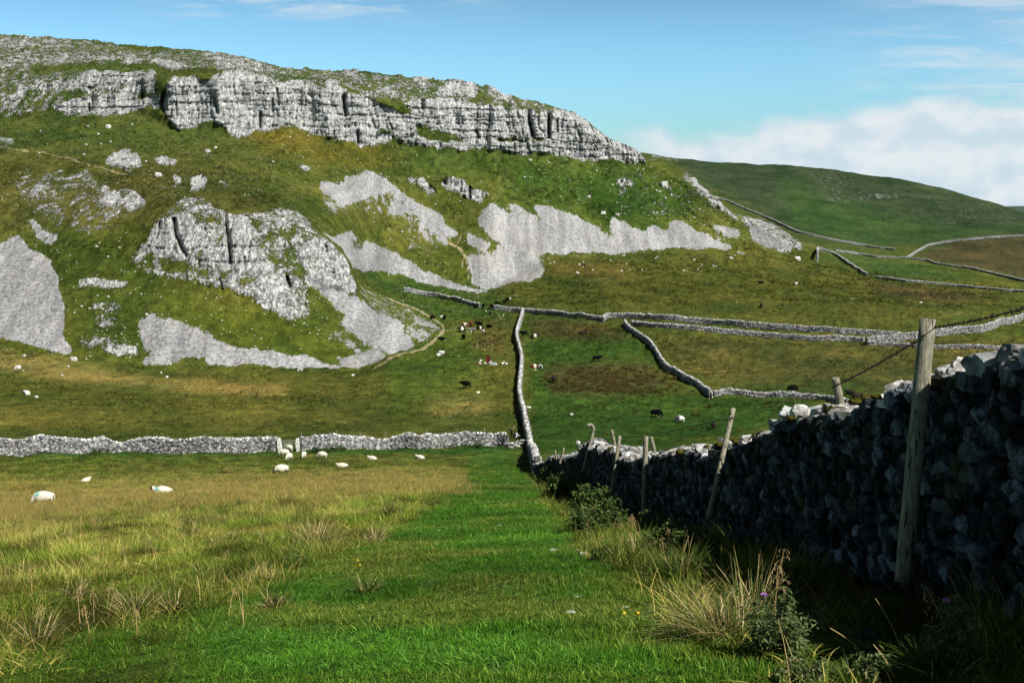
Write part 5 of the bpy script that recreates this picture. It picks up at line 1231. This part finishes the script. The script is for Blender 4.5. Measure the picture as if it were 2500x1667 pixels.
tussock(1019, 1244, 40, 'low dark tuft right of the dark rush tussock', 90, 0, DRK, .5, seed=9, bw=1.5)
tussock(464, 1312, 90, 'dark tuft in the middle of the straw grass', 200, 20, DRK, .5, seed=10, bw=1.6)
tussock(588, 1238, 60, 'dark round tuft at the lower edge of the tan band', 180, 8, DRK, .5, seed=11, bw=2)
tussock(700, 1232, 70, 'dark tuft below the tan band, right of the round tuft', 180, 10, DRK, .5, seed=12, bw=2)
tussock(640, 1420, 60, 'bleached straw tuft on the turf edge in the left foreground', 30, 130, hfac=.8, seed=13)
tussock(90, 1580, 170, 'dark green clump in the bottom left corner', 260, 60, DRK, .5, seed=14)
tussock(330, 1500, 120, 'straw and green tuft in the left foreground', 120, 90, hfac=.7, seed=15)
tussock(2290, 1660, 260, 'shaded tussock of long trailing blades under the wall at bottom right', 300, 20, GRN, .5, seed=16, wind=-.3)
tussock(2080, 1660, 150, 'half shaded green tuft at the bottom right', 160, 10, GRN, .5, seed=17)
tussock(95, 1205, 55, 'dark tuft beside the sheep with the turquoise mark', 120, 6, DRK, .5, seed=21, bw=2.5)
for i in range(34):
    x, y = random.uniform(0, 900), random.uniform(1225, 1500)
    tussock(x, y, random.uniform(50, 90)*(.5+(y-1200)/400), 'straw flecked grass tuft standing in the left meadow', 130, 22, GRN if i % 4 == 0 else DRK, .55, seed=30+i, group='grass tufts in the left meadow', bw=1.5)
rush_pts = [(1340,985,14),(1362,995,12),(1520,975,16),(1570,966,14),(1612,960,18),(1650,955,20),(1692,957,16),(1558,970,9),(1593,970,8),(1612,968,9),(1663,970,14),(1520,982,12),(1535,982,10),(1560,990,12),(1670,990,18),(1730,996,26),(1700,1016,34),(1716,1028,16),(1777,992,14),(1820,986,18),(1848,980,20),(1878,984,26),(1900,984,20),(1690,1050,24),(1565,1075,16),(1860,1026,18),(1630,1100,16),(1235,945,16),(1232,865,8),(1300,880,10),(1335,865,10),(1350,855,8),(1368,868,9),(1345,925,14),(1385,925,16),(1420,950,14),(1457,948,16),(1490,955,14)]
proto = [clump('field_rush', [(dict(n=90, rad=.35, h0=.4, h1=.85, w0=.03, w1=.05, lean=.35, curve=.4, seed=900+k, seg=3), DRK)], M['straw']) for k in range(3)]
def drop_rush(x, y, w, lab, grp, pr=proto, cat='rush'):
    g0 = G(x, y, 0); fw = float(project(np.array(g0))[2]); s = w*fw/F/1.5
    o = build_mesh('rush_clump', random.choice(pr), g0); o.scale = (s, s, s*.9); o.rotation_euler.z = random.uniform(0, 6); tag(o, lab, cat, grp)
for x, y, w in rush_pts: drop_rush(x, y, w, 'dark rush clump dotted over the bright green field', 'rush clumps in the green field')
bro = [clump('bed_rush', [(dict(n=90, rad=.5, h0=.4, h1=.9, w0=.03, w1=.06, lean=.22, curve=.3, seed=950+k, seg=3), cst([(.12,.08,.026), (.04,.036,.014), (.18,.13,.045), (.045,.065,.016), (.08,.065,.02)], var=.6))], M['straw']) for k in range(3)]
for i in range(230):
    x = random.gauss(1475, 85); y = random.gauss(926, 17)
    if not (1318 < x < 1650 and 888 < y < 966): continue
    drop_rush(x, y, random.uniform(12, 20), 'rusty brown rush clump massed in the marshy bed', 'rushes of the brown marshy bed', bro)
for i in range(60):
    x, y = random.uniform(1290, 1530), random.uniform(790, 825)
    drop_rush(x, y, random.uniform(8, 13), 'brown rush clump below the upper pasture wall', 'rushes below the pasture wall', bro)
for i in range(26):
    x, y = random.uniform(1165, 1245), random.uniform(812, 845)
    drop_rush(x, y, random.uniform(7, 12), 'brown rush clump between the herd and the middle wall', 'rushes beside the middle wall', bro)

# leafy weeds
def leaves(n, pts_, size, seed, cols, narrow=.4, droop=.3):
    r = np.random.default_rng(seed); c = pts_[r.integers(0, len(pts_), n)]+r.normal(0, size*.5, (n, 3))
    a = r.uniform(0, 2*PI, n); el = r.normal(.1, .5, n)-droop*.3; L = size*r.uniform(.6, 1.3, n); W = L*narrow
    d = np.stack([np.cos(a)*np.cos(el), np.sin(a)*np.cos(el), np.sin(el)], -1); s = np.stack([-np.sin(a), np.cos(a), r.normal(0, .4, n)], -1)
    V = np.stack([c, c+d*L[:, None]*.45+s*W[:, None]*.5, c+d*L[:, None]-np.array([0, 0, 1])*(L*droop)[:, None], c+d*L[:, None]*.45-s*W[:, None]*.5], 1).reshape(-1, 3)
    F_ = np.arange(n*4).reshape(n, 4); cols = np.array(cols); t = np.repeat(cols[r.integers(0, len(cols), n)]*r.uniform(.7, 1.3, n)[:, None], 4, 0)
    return V, F_, t
NET = [(.045,.085,.018), (.03,.06,.015), (.07,.115,.025)]; THI = [(.06,.10,.035), (.09,.13,.045), (.035,.065,.022), (.15,.17,.08)]
def weed(name, cat, x, y, wpx, hpx, label, nst, nlf, lsz, cols, seed, group=None, narrow=.45, flower=None, droop=.3, dd=0, zmin=.12):
    g0 = G(x, y, 0); fw = float(project(np.array(g0))[2]); R = wpx*fw/F/2; H = hpx*fw/F; r = np.random.default_rng(seed)
    root = empty(name, g0); tag(root, label, cat, group); P_ = []; mb = MB()
    for k in range(nst):
        a = r.uniform(0, 2*PI); q = R*math.sqrt(r.random()); h = H*r.uniform(.6, 1)*(1-.35*(q/R)**2)
        b = np.array([math.cos(a)*q*.5, math.sin(a)*q*.5, -.03]); t = np.array([math.cos(a)*q, math.sin(a)*q, h])
        path = [b+(t-b)*u_+np.array([math.sin(k+u_*5)*R*.05, 0, 0]) for u_ in np.linspace(0, 1, 6)]; V, Fc = tube(path, [max(.0025, .006*(1-.6*i/5)) for i in range(6)], 4); mb.add(V, Fc, tint=(.07, .08, .03))
        for u_ in np.linspace(zmin, 1, 12): P_.append(b+(t-b)*u_)
    mb.build('stems', M['leaf'], root)
    V, Fc, t_ = leaves(nlf, np.array(P_), lsz, seed+1, cols, narrow, droop); mesh_np('leaves', V, Fc, M['leaf'], root, t_)
    if flower:
        for fx, fz in flower:
            f0 = Vector((fx*fw/F, -.05, fz*fw/F)); fr = .018; mb = MB()
            V, Fc = ICO[2]; mb.add(V*np.array([fr, fr, fr*.8]), [tuple(q) for q in Fc], tint=(.05, .07, .03))
            for q in range(40):
                d = Vector((r.normal(0, .5), r.normal(0, .5), 1)).normalized(); V, Fc = tube([d*.01, d*.032], [.0015, .0022], 4); mb.add(V, Fc, tint=(.50, .26, .62))
            fo = mb.build('flower', M['leaf'], root); fo.location = f0
    return root
weed('nettle_clump', 'nettles', 1340, 1180, 80, 45, 'low weeds at the foot of the wall nearest the corner', 14, 500, .13, NET, 1)
weed('nettle_clump', 'nettles', 1392, 1215, 110, 75, 'dark nettle clump under the crooked post', 30, 2000, .12, NET, 2)
weed('nettle_clump', 'nettles', 1450, 1262, 130, 85, 'dense dark nettle clump at the start of the shaded wall foot', 40, 3600, .09, NET, 3)
weed('nettle_clump', 'nettles', 1445, 1305, 110, 70, 'nettle clump bordering the path below the dense dark clump', 30, 2200, .07, NET, 4)
weed('nettle_clump', 'nettles', 1490, 1300, 70, 100, 'tall nettle clump against the black shade left of the upright post', 24, 2000, .07, NET, 5)
weed('nettle_clump', 'nettles', 1585, 1300, 50, 75, 'single small nettle plant in the shade below the upright post', 6, 260, .06, NET, 6)
weed('nettle_clump', 'nettles', 1640, 1345, 120, 70, 'leafy nettle clump left part, in front of the slanting post', 34, 3000, .055, NET, 7)
weed('nettle_clump', 'nettles', 1705, 1362, 120, 85, 'leafy nettle clump right part, reaching into the black shade', 40, 3600, .055, NET, 8)
weed('nettle_clump', 'nettles', 1600, 1340, 80, 50, 'brownish weeds between the nettles and the yellowish tussock', 14, 500, .05, [(.10,.09,.03), (.06,.08,.02)], 9)
weed('nettle_clump', 'nettles', 1470, 1370, 60, 50, 'small dark weed standing at the verge beside pale stones', 12, 420, .05, NET, 10)
weed('thistle', 'thistle', 1888, 1610, 190, 165, 'bushy thistle right of the large bleached tussock', 22, 2600, .05, THI, 11, narrow=.28, droop=.1, flower=[(-32, 165)])
weed('thistle', 'thistle', 1998, 1545, 60, 70, 'single small thistle shoot catching light in the shade', 4, 120, .05, THI, 12, narrow=.25, droop=.0)
weed('thistle', 'thistle', 2318, 1640, 140, 190, 'tall thistle with one mauve flower under the shaded wall', 12, 1300, .05, THI, 13, narrow=.28, droop=.1, flower=[(-26, 182)])
weed('thistle', 'thistle', 2130, 1650, 110, 70, 'low thistle at the bottom right with leaves in the shade edge', 10, 500, .05, THI, 14, narrow=.3, droop=.1)
weed('thistle', 'thistle', 1960, 1655, 130, 60, 'low leafy growth at the bottom edge right of the bushy thistle', 14, 700, .04, THI, 15, narrow=.35)
weed('meadow_weed', 'weed', 1045, 1238, 60, 45, 'wispy seeding weeds at the left edge of the path', 14, 300, .06, [(.10,.10,.03), (.07,.10,.02)], 16)
weed('meadow_weed', 'weed', 720, 1395, 60, 55, 'dark weed between straw tufts in the left foreground', 10, 320, .05, NET, 17)
for i, (x, w) in enumerate([(640, 40), (780, 60), (830, 50), (1060, 60), (1110, 70), (1160, 50), (250, 60), (360, 50), (560, 50)]):
    weed('wall_foot_weed', 'weed', x, 1102 if x < 1000 else 1092, w, 16, 'dark weeds growing at the foot of the cross wall', 10, 260, .28, [(.03,.065,.015), (.02,.045,.012)], 60+i, group='weeds along the cross wall')
# seeding grass stems
def stalk(x, y, tx_, ty_, label, seedy=True, seed=0, group=None, thick=.0028, dd=0):
    g0 = G(x, y, 0); d = g0.y-dd; g0 = ray(x, y, g0.y) if dd == 0 else g0; t = ray(tx_, ty_, d)-g0; r = random.Random(seed)
    root = empty('seeding_grass', g0); tag(root, label, 'grass stem', group)
    n = 12; path = [t*(k/n)+Vector((t.x*.25*((k/n)**2-k/n), 0, t.length*.03*math.sin(PI*k/n))) for k in range(n+1)]
    mb = MB(); V, Fc = tube(path, [thick*(1.2-.7*k/n) for k in range(n+1)], 5); mb.add(V, Fc, tint=(.50, .40, .20)); mb.build('stem', M['straw'], root)
    if seedy:
        mb = MB()
        for k in range(20):
            u_ = r.uniform(.62, 1.02); i = min(n-1, int(u_*n)); p = path[i].lerp(path[min(n, i+1)], u_*n-i if i < n else 0)
            d_ = Vector((r.uniform(-1, 1), r.uniform(-.6, .6), r.uniform(-.4, .5))).normalized(); L = t.length*.11*(1.25-u_)*2
            e = p+d_*L; e.z -= L*.35; V, Fc = tube([p, p.lerp(e, .6)+Vector((0, 0, L*.1)), e], .0007, 3); mb.add(V, Fc, tint=(.35, .26, .14))
            V, Fc = tube([e, e+Vector((0, 0, -.008)), e+Vector((r.uniform(-.004, .004), 0, -.02))], [.001, .0032, .0008], 4); mb.add(V, Fc, tint=(.48, .36, .20))
        mb.build('seed_head', M['straw'], root)
stalk(1880, 1560, 1914, 1342, 'dead seeding grass stem with brown drooping head against the black shade', seed=1)
stalk(1890, 1560, 1898, 1385, 'shorter dead seeding stem just left of the tallest dead stem', seed=2)
stalk(1845, 1510, 1853, 1352, 'single bare straw stem standing up left of the dead seeding stem', False, 3, thick=.004)
stalk(1905, 1470, 1932, 1422, 'short bare straw pointing up right beside the thistle', False, 4, thick=.004)
stalk(1932, 1690, 1900, 1510, 'long brown stem crossing in front of the bushy thistle', False, 5, thick=.0035)
stalk(2115, 1606, 2026, 1532, 'golden bare stem leaning far left in the black shade', False, 6, thick=.004)
stalk(2205, 1600, 2137, 1460, 'golden bare stem leaning left, tallest of the bottom right stems', False, 7, thick=.0035)
stalk(2190, 1667, 2132, 1572, 'thick golden stem rising left at the bottom edge', False, 8, thick=.0045)
stalk(2330, 1620, 2262, 1432, 'arching seed stem curving left above the mauve thistle flower', True, 9)
stalk(2330, 1640, 2385, 1500, 'drooping oat-like seed stem right of the mauve flowered thistle', True, 10)
stalk(1655, 1300, 1631, 1242, 'thin straw line leaning left across the shaded wall foot', False, 11, thick=.005)
for i in range(46):
    if i < 30: x, y = random.uniform(0, 700), random.uniform(1290, 1560)
    else: x, y = random.uniform(1400, 1640), random.uniform(1300, 1380)
    h = random.uniform(60, 110)*(.35+(y-1200)/450); stalk(x, y, x+random.uniform(-.3, .35)*h, y-h, 'pale straw stem rising above the long grass' if i < 30 else 'pale straw stem among the verge weeds', i % 3 != 0, 100+i, 'straw stems in the meadow' if i < 30 else 'straw stems on the verge', thick=.0035)
for i, (x, y) in enumerate([(874,1385),(879,1398),(1523,1528),(1557,1527),(700,1388)]):
    g0 = G(x, y, 0); root = empty('yellow_flower', g0); tag(root, 'tiny yellow flower in the short turf', 'flower', 'yellow flowers in the turf')
    mb = MB(); V, Fc = tube([(0,0,0),(0,0,.1)], .002, 4); mb.add(V, Fc, tint=(.06,.1,.02)); mb.build('stem', M['leaf'], root)
    mb = MB(); mb.add(ICO[2][0]*np.array([.014,.014,.007])+np.array([0,0,.1]), [tuple(f) for f in ICO[2][1]], tint=(.75,.48,.02)); mb.build('petals', M['leaf'], root)
# ------------------------------------------------------------------ light, sky, camera
wd = bpy.data.worlds.new('World'); scene.world = wd; wd.use_nodes = True
nt = wd.node_tree; nt.nodes.clear(); g = NT(nt)
sky = g.n('ShaderNodeTexSky', sky_type='NISHITA'); sky.sun_disc = False; sky.sun_elevation = SUN_EL
sky.sun_rotation = math.atan2(SUN_AZ[0], SUN_AZ[1]); sky.altitude = 300; sky.air_density = 1.0; sky.dust_density = .25; sky.ozone_density = 2.0
tc = g.n('ShaderNodeTexCoord'); sp = g.n('ShaderNodeSeparateXYZ'); g.inp(sp.inputs[0], tc.outputs['Generated'])
dy = g.math('MAXIMUM', g.math('ABSOLUTE', sp.outputs[1]), .05)
u = g.math('DIVIDE', sp.outputs[0], dy); v = g.math('DIVIDE', sp.outputs[2], dy)
cb = g.n('ShaderNodeCombineXYZ'); g.inp(cb.inputs[0], u); g.inp(cb.inputs[1], v)
uv = cb.outputs[0]
nb = g.noise(g.mapv(uv, (1, 1.6, 1)), 9, 4, .5); nb2 = g.noise(g.mapv(uv, (1, 1.8, 1)), 26, 5, .5)
# low bank of cumulus: denser toward the horizon and toward the east
hgt = g.math('MULTIPLY_ADD', g.math('SUBTRACT', nb, .5), .085, g.math('MULTIPLY_ADD', g.ss(u, .10, .42), .03, .058))
bank = g.math('MULTIPLY', g.ss(g.math('SUBTRACT', hgt, v), -.006, .016), g.ss(u, .07, .15))
bank = g.math('MULTIPLY', bank, g.ss(nb2, .1, .5, .72, 1))
veil = g.math('MULTIPLY', g.math('MULTIPLY', g.ss(u, .24, .5), g.ss(v, .19, .10)), .62)
veil = g.math('MULTIPLY', veil, g.ss(g.noise(g.mapv(uv, (1, 4, 1)), 7, 5, .6), .35, .65))
rot = g.n('ShaderNodeMapping'); g.inp(rot.inputs[0], uv); rot.inputs[2].default_value = (0, 0, -.10); rot.inputs[3].default_value = (2.2, 22, 1)
ci = g.noise(rot.outputs[0], 3.0, 6, .62, .4)
cir = g.math('MULTIPLY', g.ss(ci, .42, .66), g.math('ADD', g.math('MULTIPLY', g.ss(g.math('ABSOLUTE', g.math('ADD', u, .17)), .20, .05), g.ss(v, .146, .166)), g.math('MULTIPLY', g.ss(u, .25, .42), .75)))
cir = g.math('MULTIPLY', cir, .85)
cm = g.math('MAXIMUM', g.math('MAXIMUM', bank, veil), cir, clamp=True)
ccol = g.mix(g.ss(nb2, .35, .65), (.66, .80, .90), (.84, .90, .94))
tint = g.mix(1.0, sky.outputs[0], (.66, .97, 1.06), 'MULTIPLY')
grad = g.n('ShaderNodeVectorMath', operation='SCALE'); g.inp(grad.inputs[0], tint); g.inp(grad.inputs[3], g.math('MULTIPLY', g.ss(sp.outputs[2], .08, .38, 1.62, .05), g.ss(sp.outputs[2], 0.0, .15, .76, 1.1))); tint = grad.outputs[0]
sc_ = g.n('ShaderNodeVectorMath', operation='SCALE'); g.inp(sc_.inputs[0], ccol); sc_.inputs[3].default_value = CLOUD
fin = g.mix(cm, tint, sc_.outputs[0])
bg = g.n('ShaderNodeBackground'); g.inp(bg.inputs[0], fin); bg.inputs[1].default_value = SKYS
wo = g.n('ShaderNodeOutputWorld'); nt.links.new(bg.outputs[0], wo.inputs[0])
sl = bpy.data.lights.new('sun', 'SUN'); sl.energy = 5.0; sl.angle = math.radians(.5); sl.color = (1, .95, .86)
so = bpy.data.objects.new('sun', sl); ROOT.objects.link(so)
to = Vector((SUN_AZ[0]*math.cos(SUN_EL), SUN_AZ[1]*math.cos(SUN_EL), math.sin(SUN_EL)))
so.rotation_euler = to.to_track_quat('Z', 'Y').to_euler(); so.location = (30, -30, 60)
cam = bpy.data.cameras.new('camera'); co = bpy.data.objects.new('camera', cam); ROOT.objects.link(co)
cam.lens = F/2500*36; cam.sensor_width = 36; cam.clip_start = .05; cam.clip_end = 20000
co.location = (0, 0, 0); co.rotation_euler = (PI/2-PITCH, 0, 0); scene.camera = co
scene.render.resolution_x = 1024; scene.render.resolution_y = 682
scene.view_settings.view_transform = 'Standard'; scene.view_settings.look = 'None'; scene.view_settings.exposure = EXPO; scene.view_settings.gamma = 1
scene.cycles.max_bounces = 4; scene.cycles.diffuse_bounces = 2
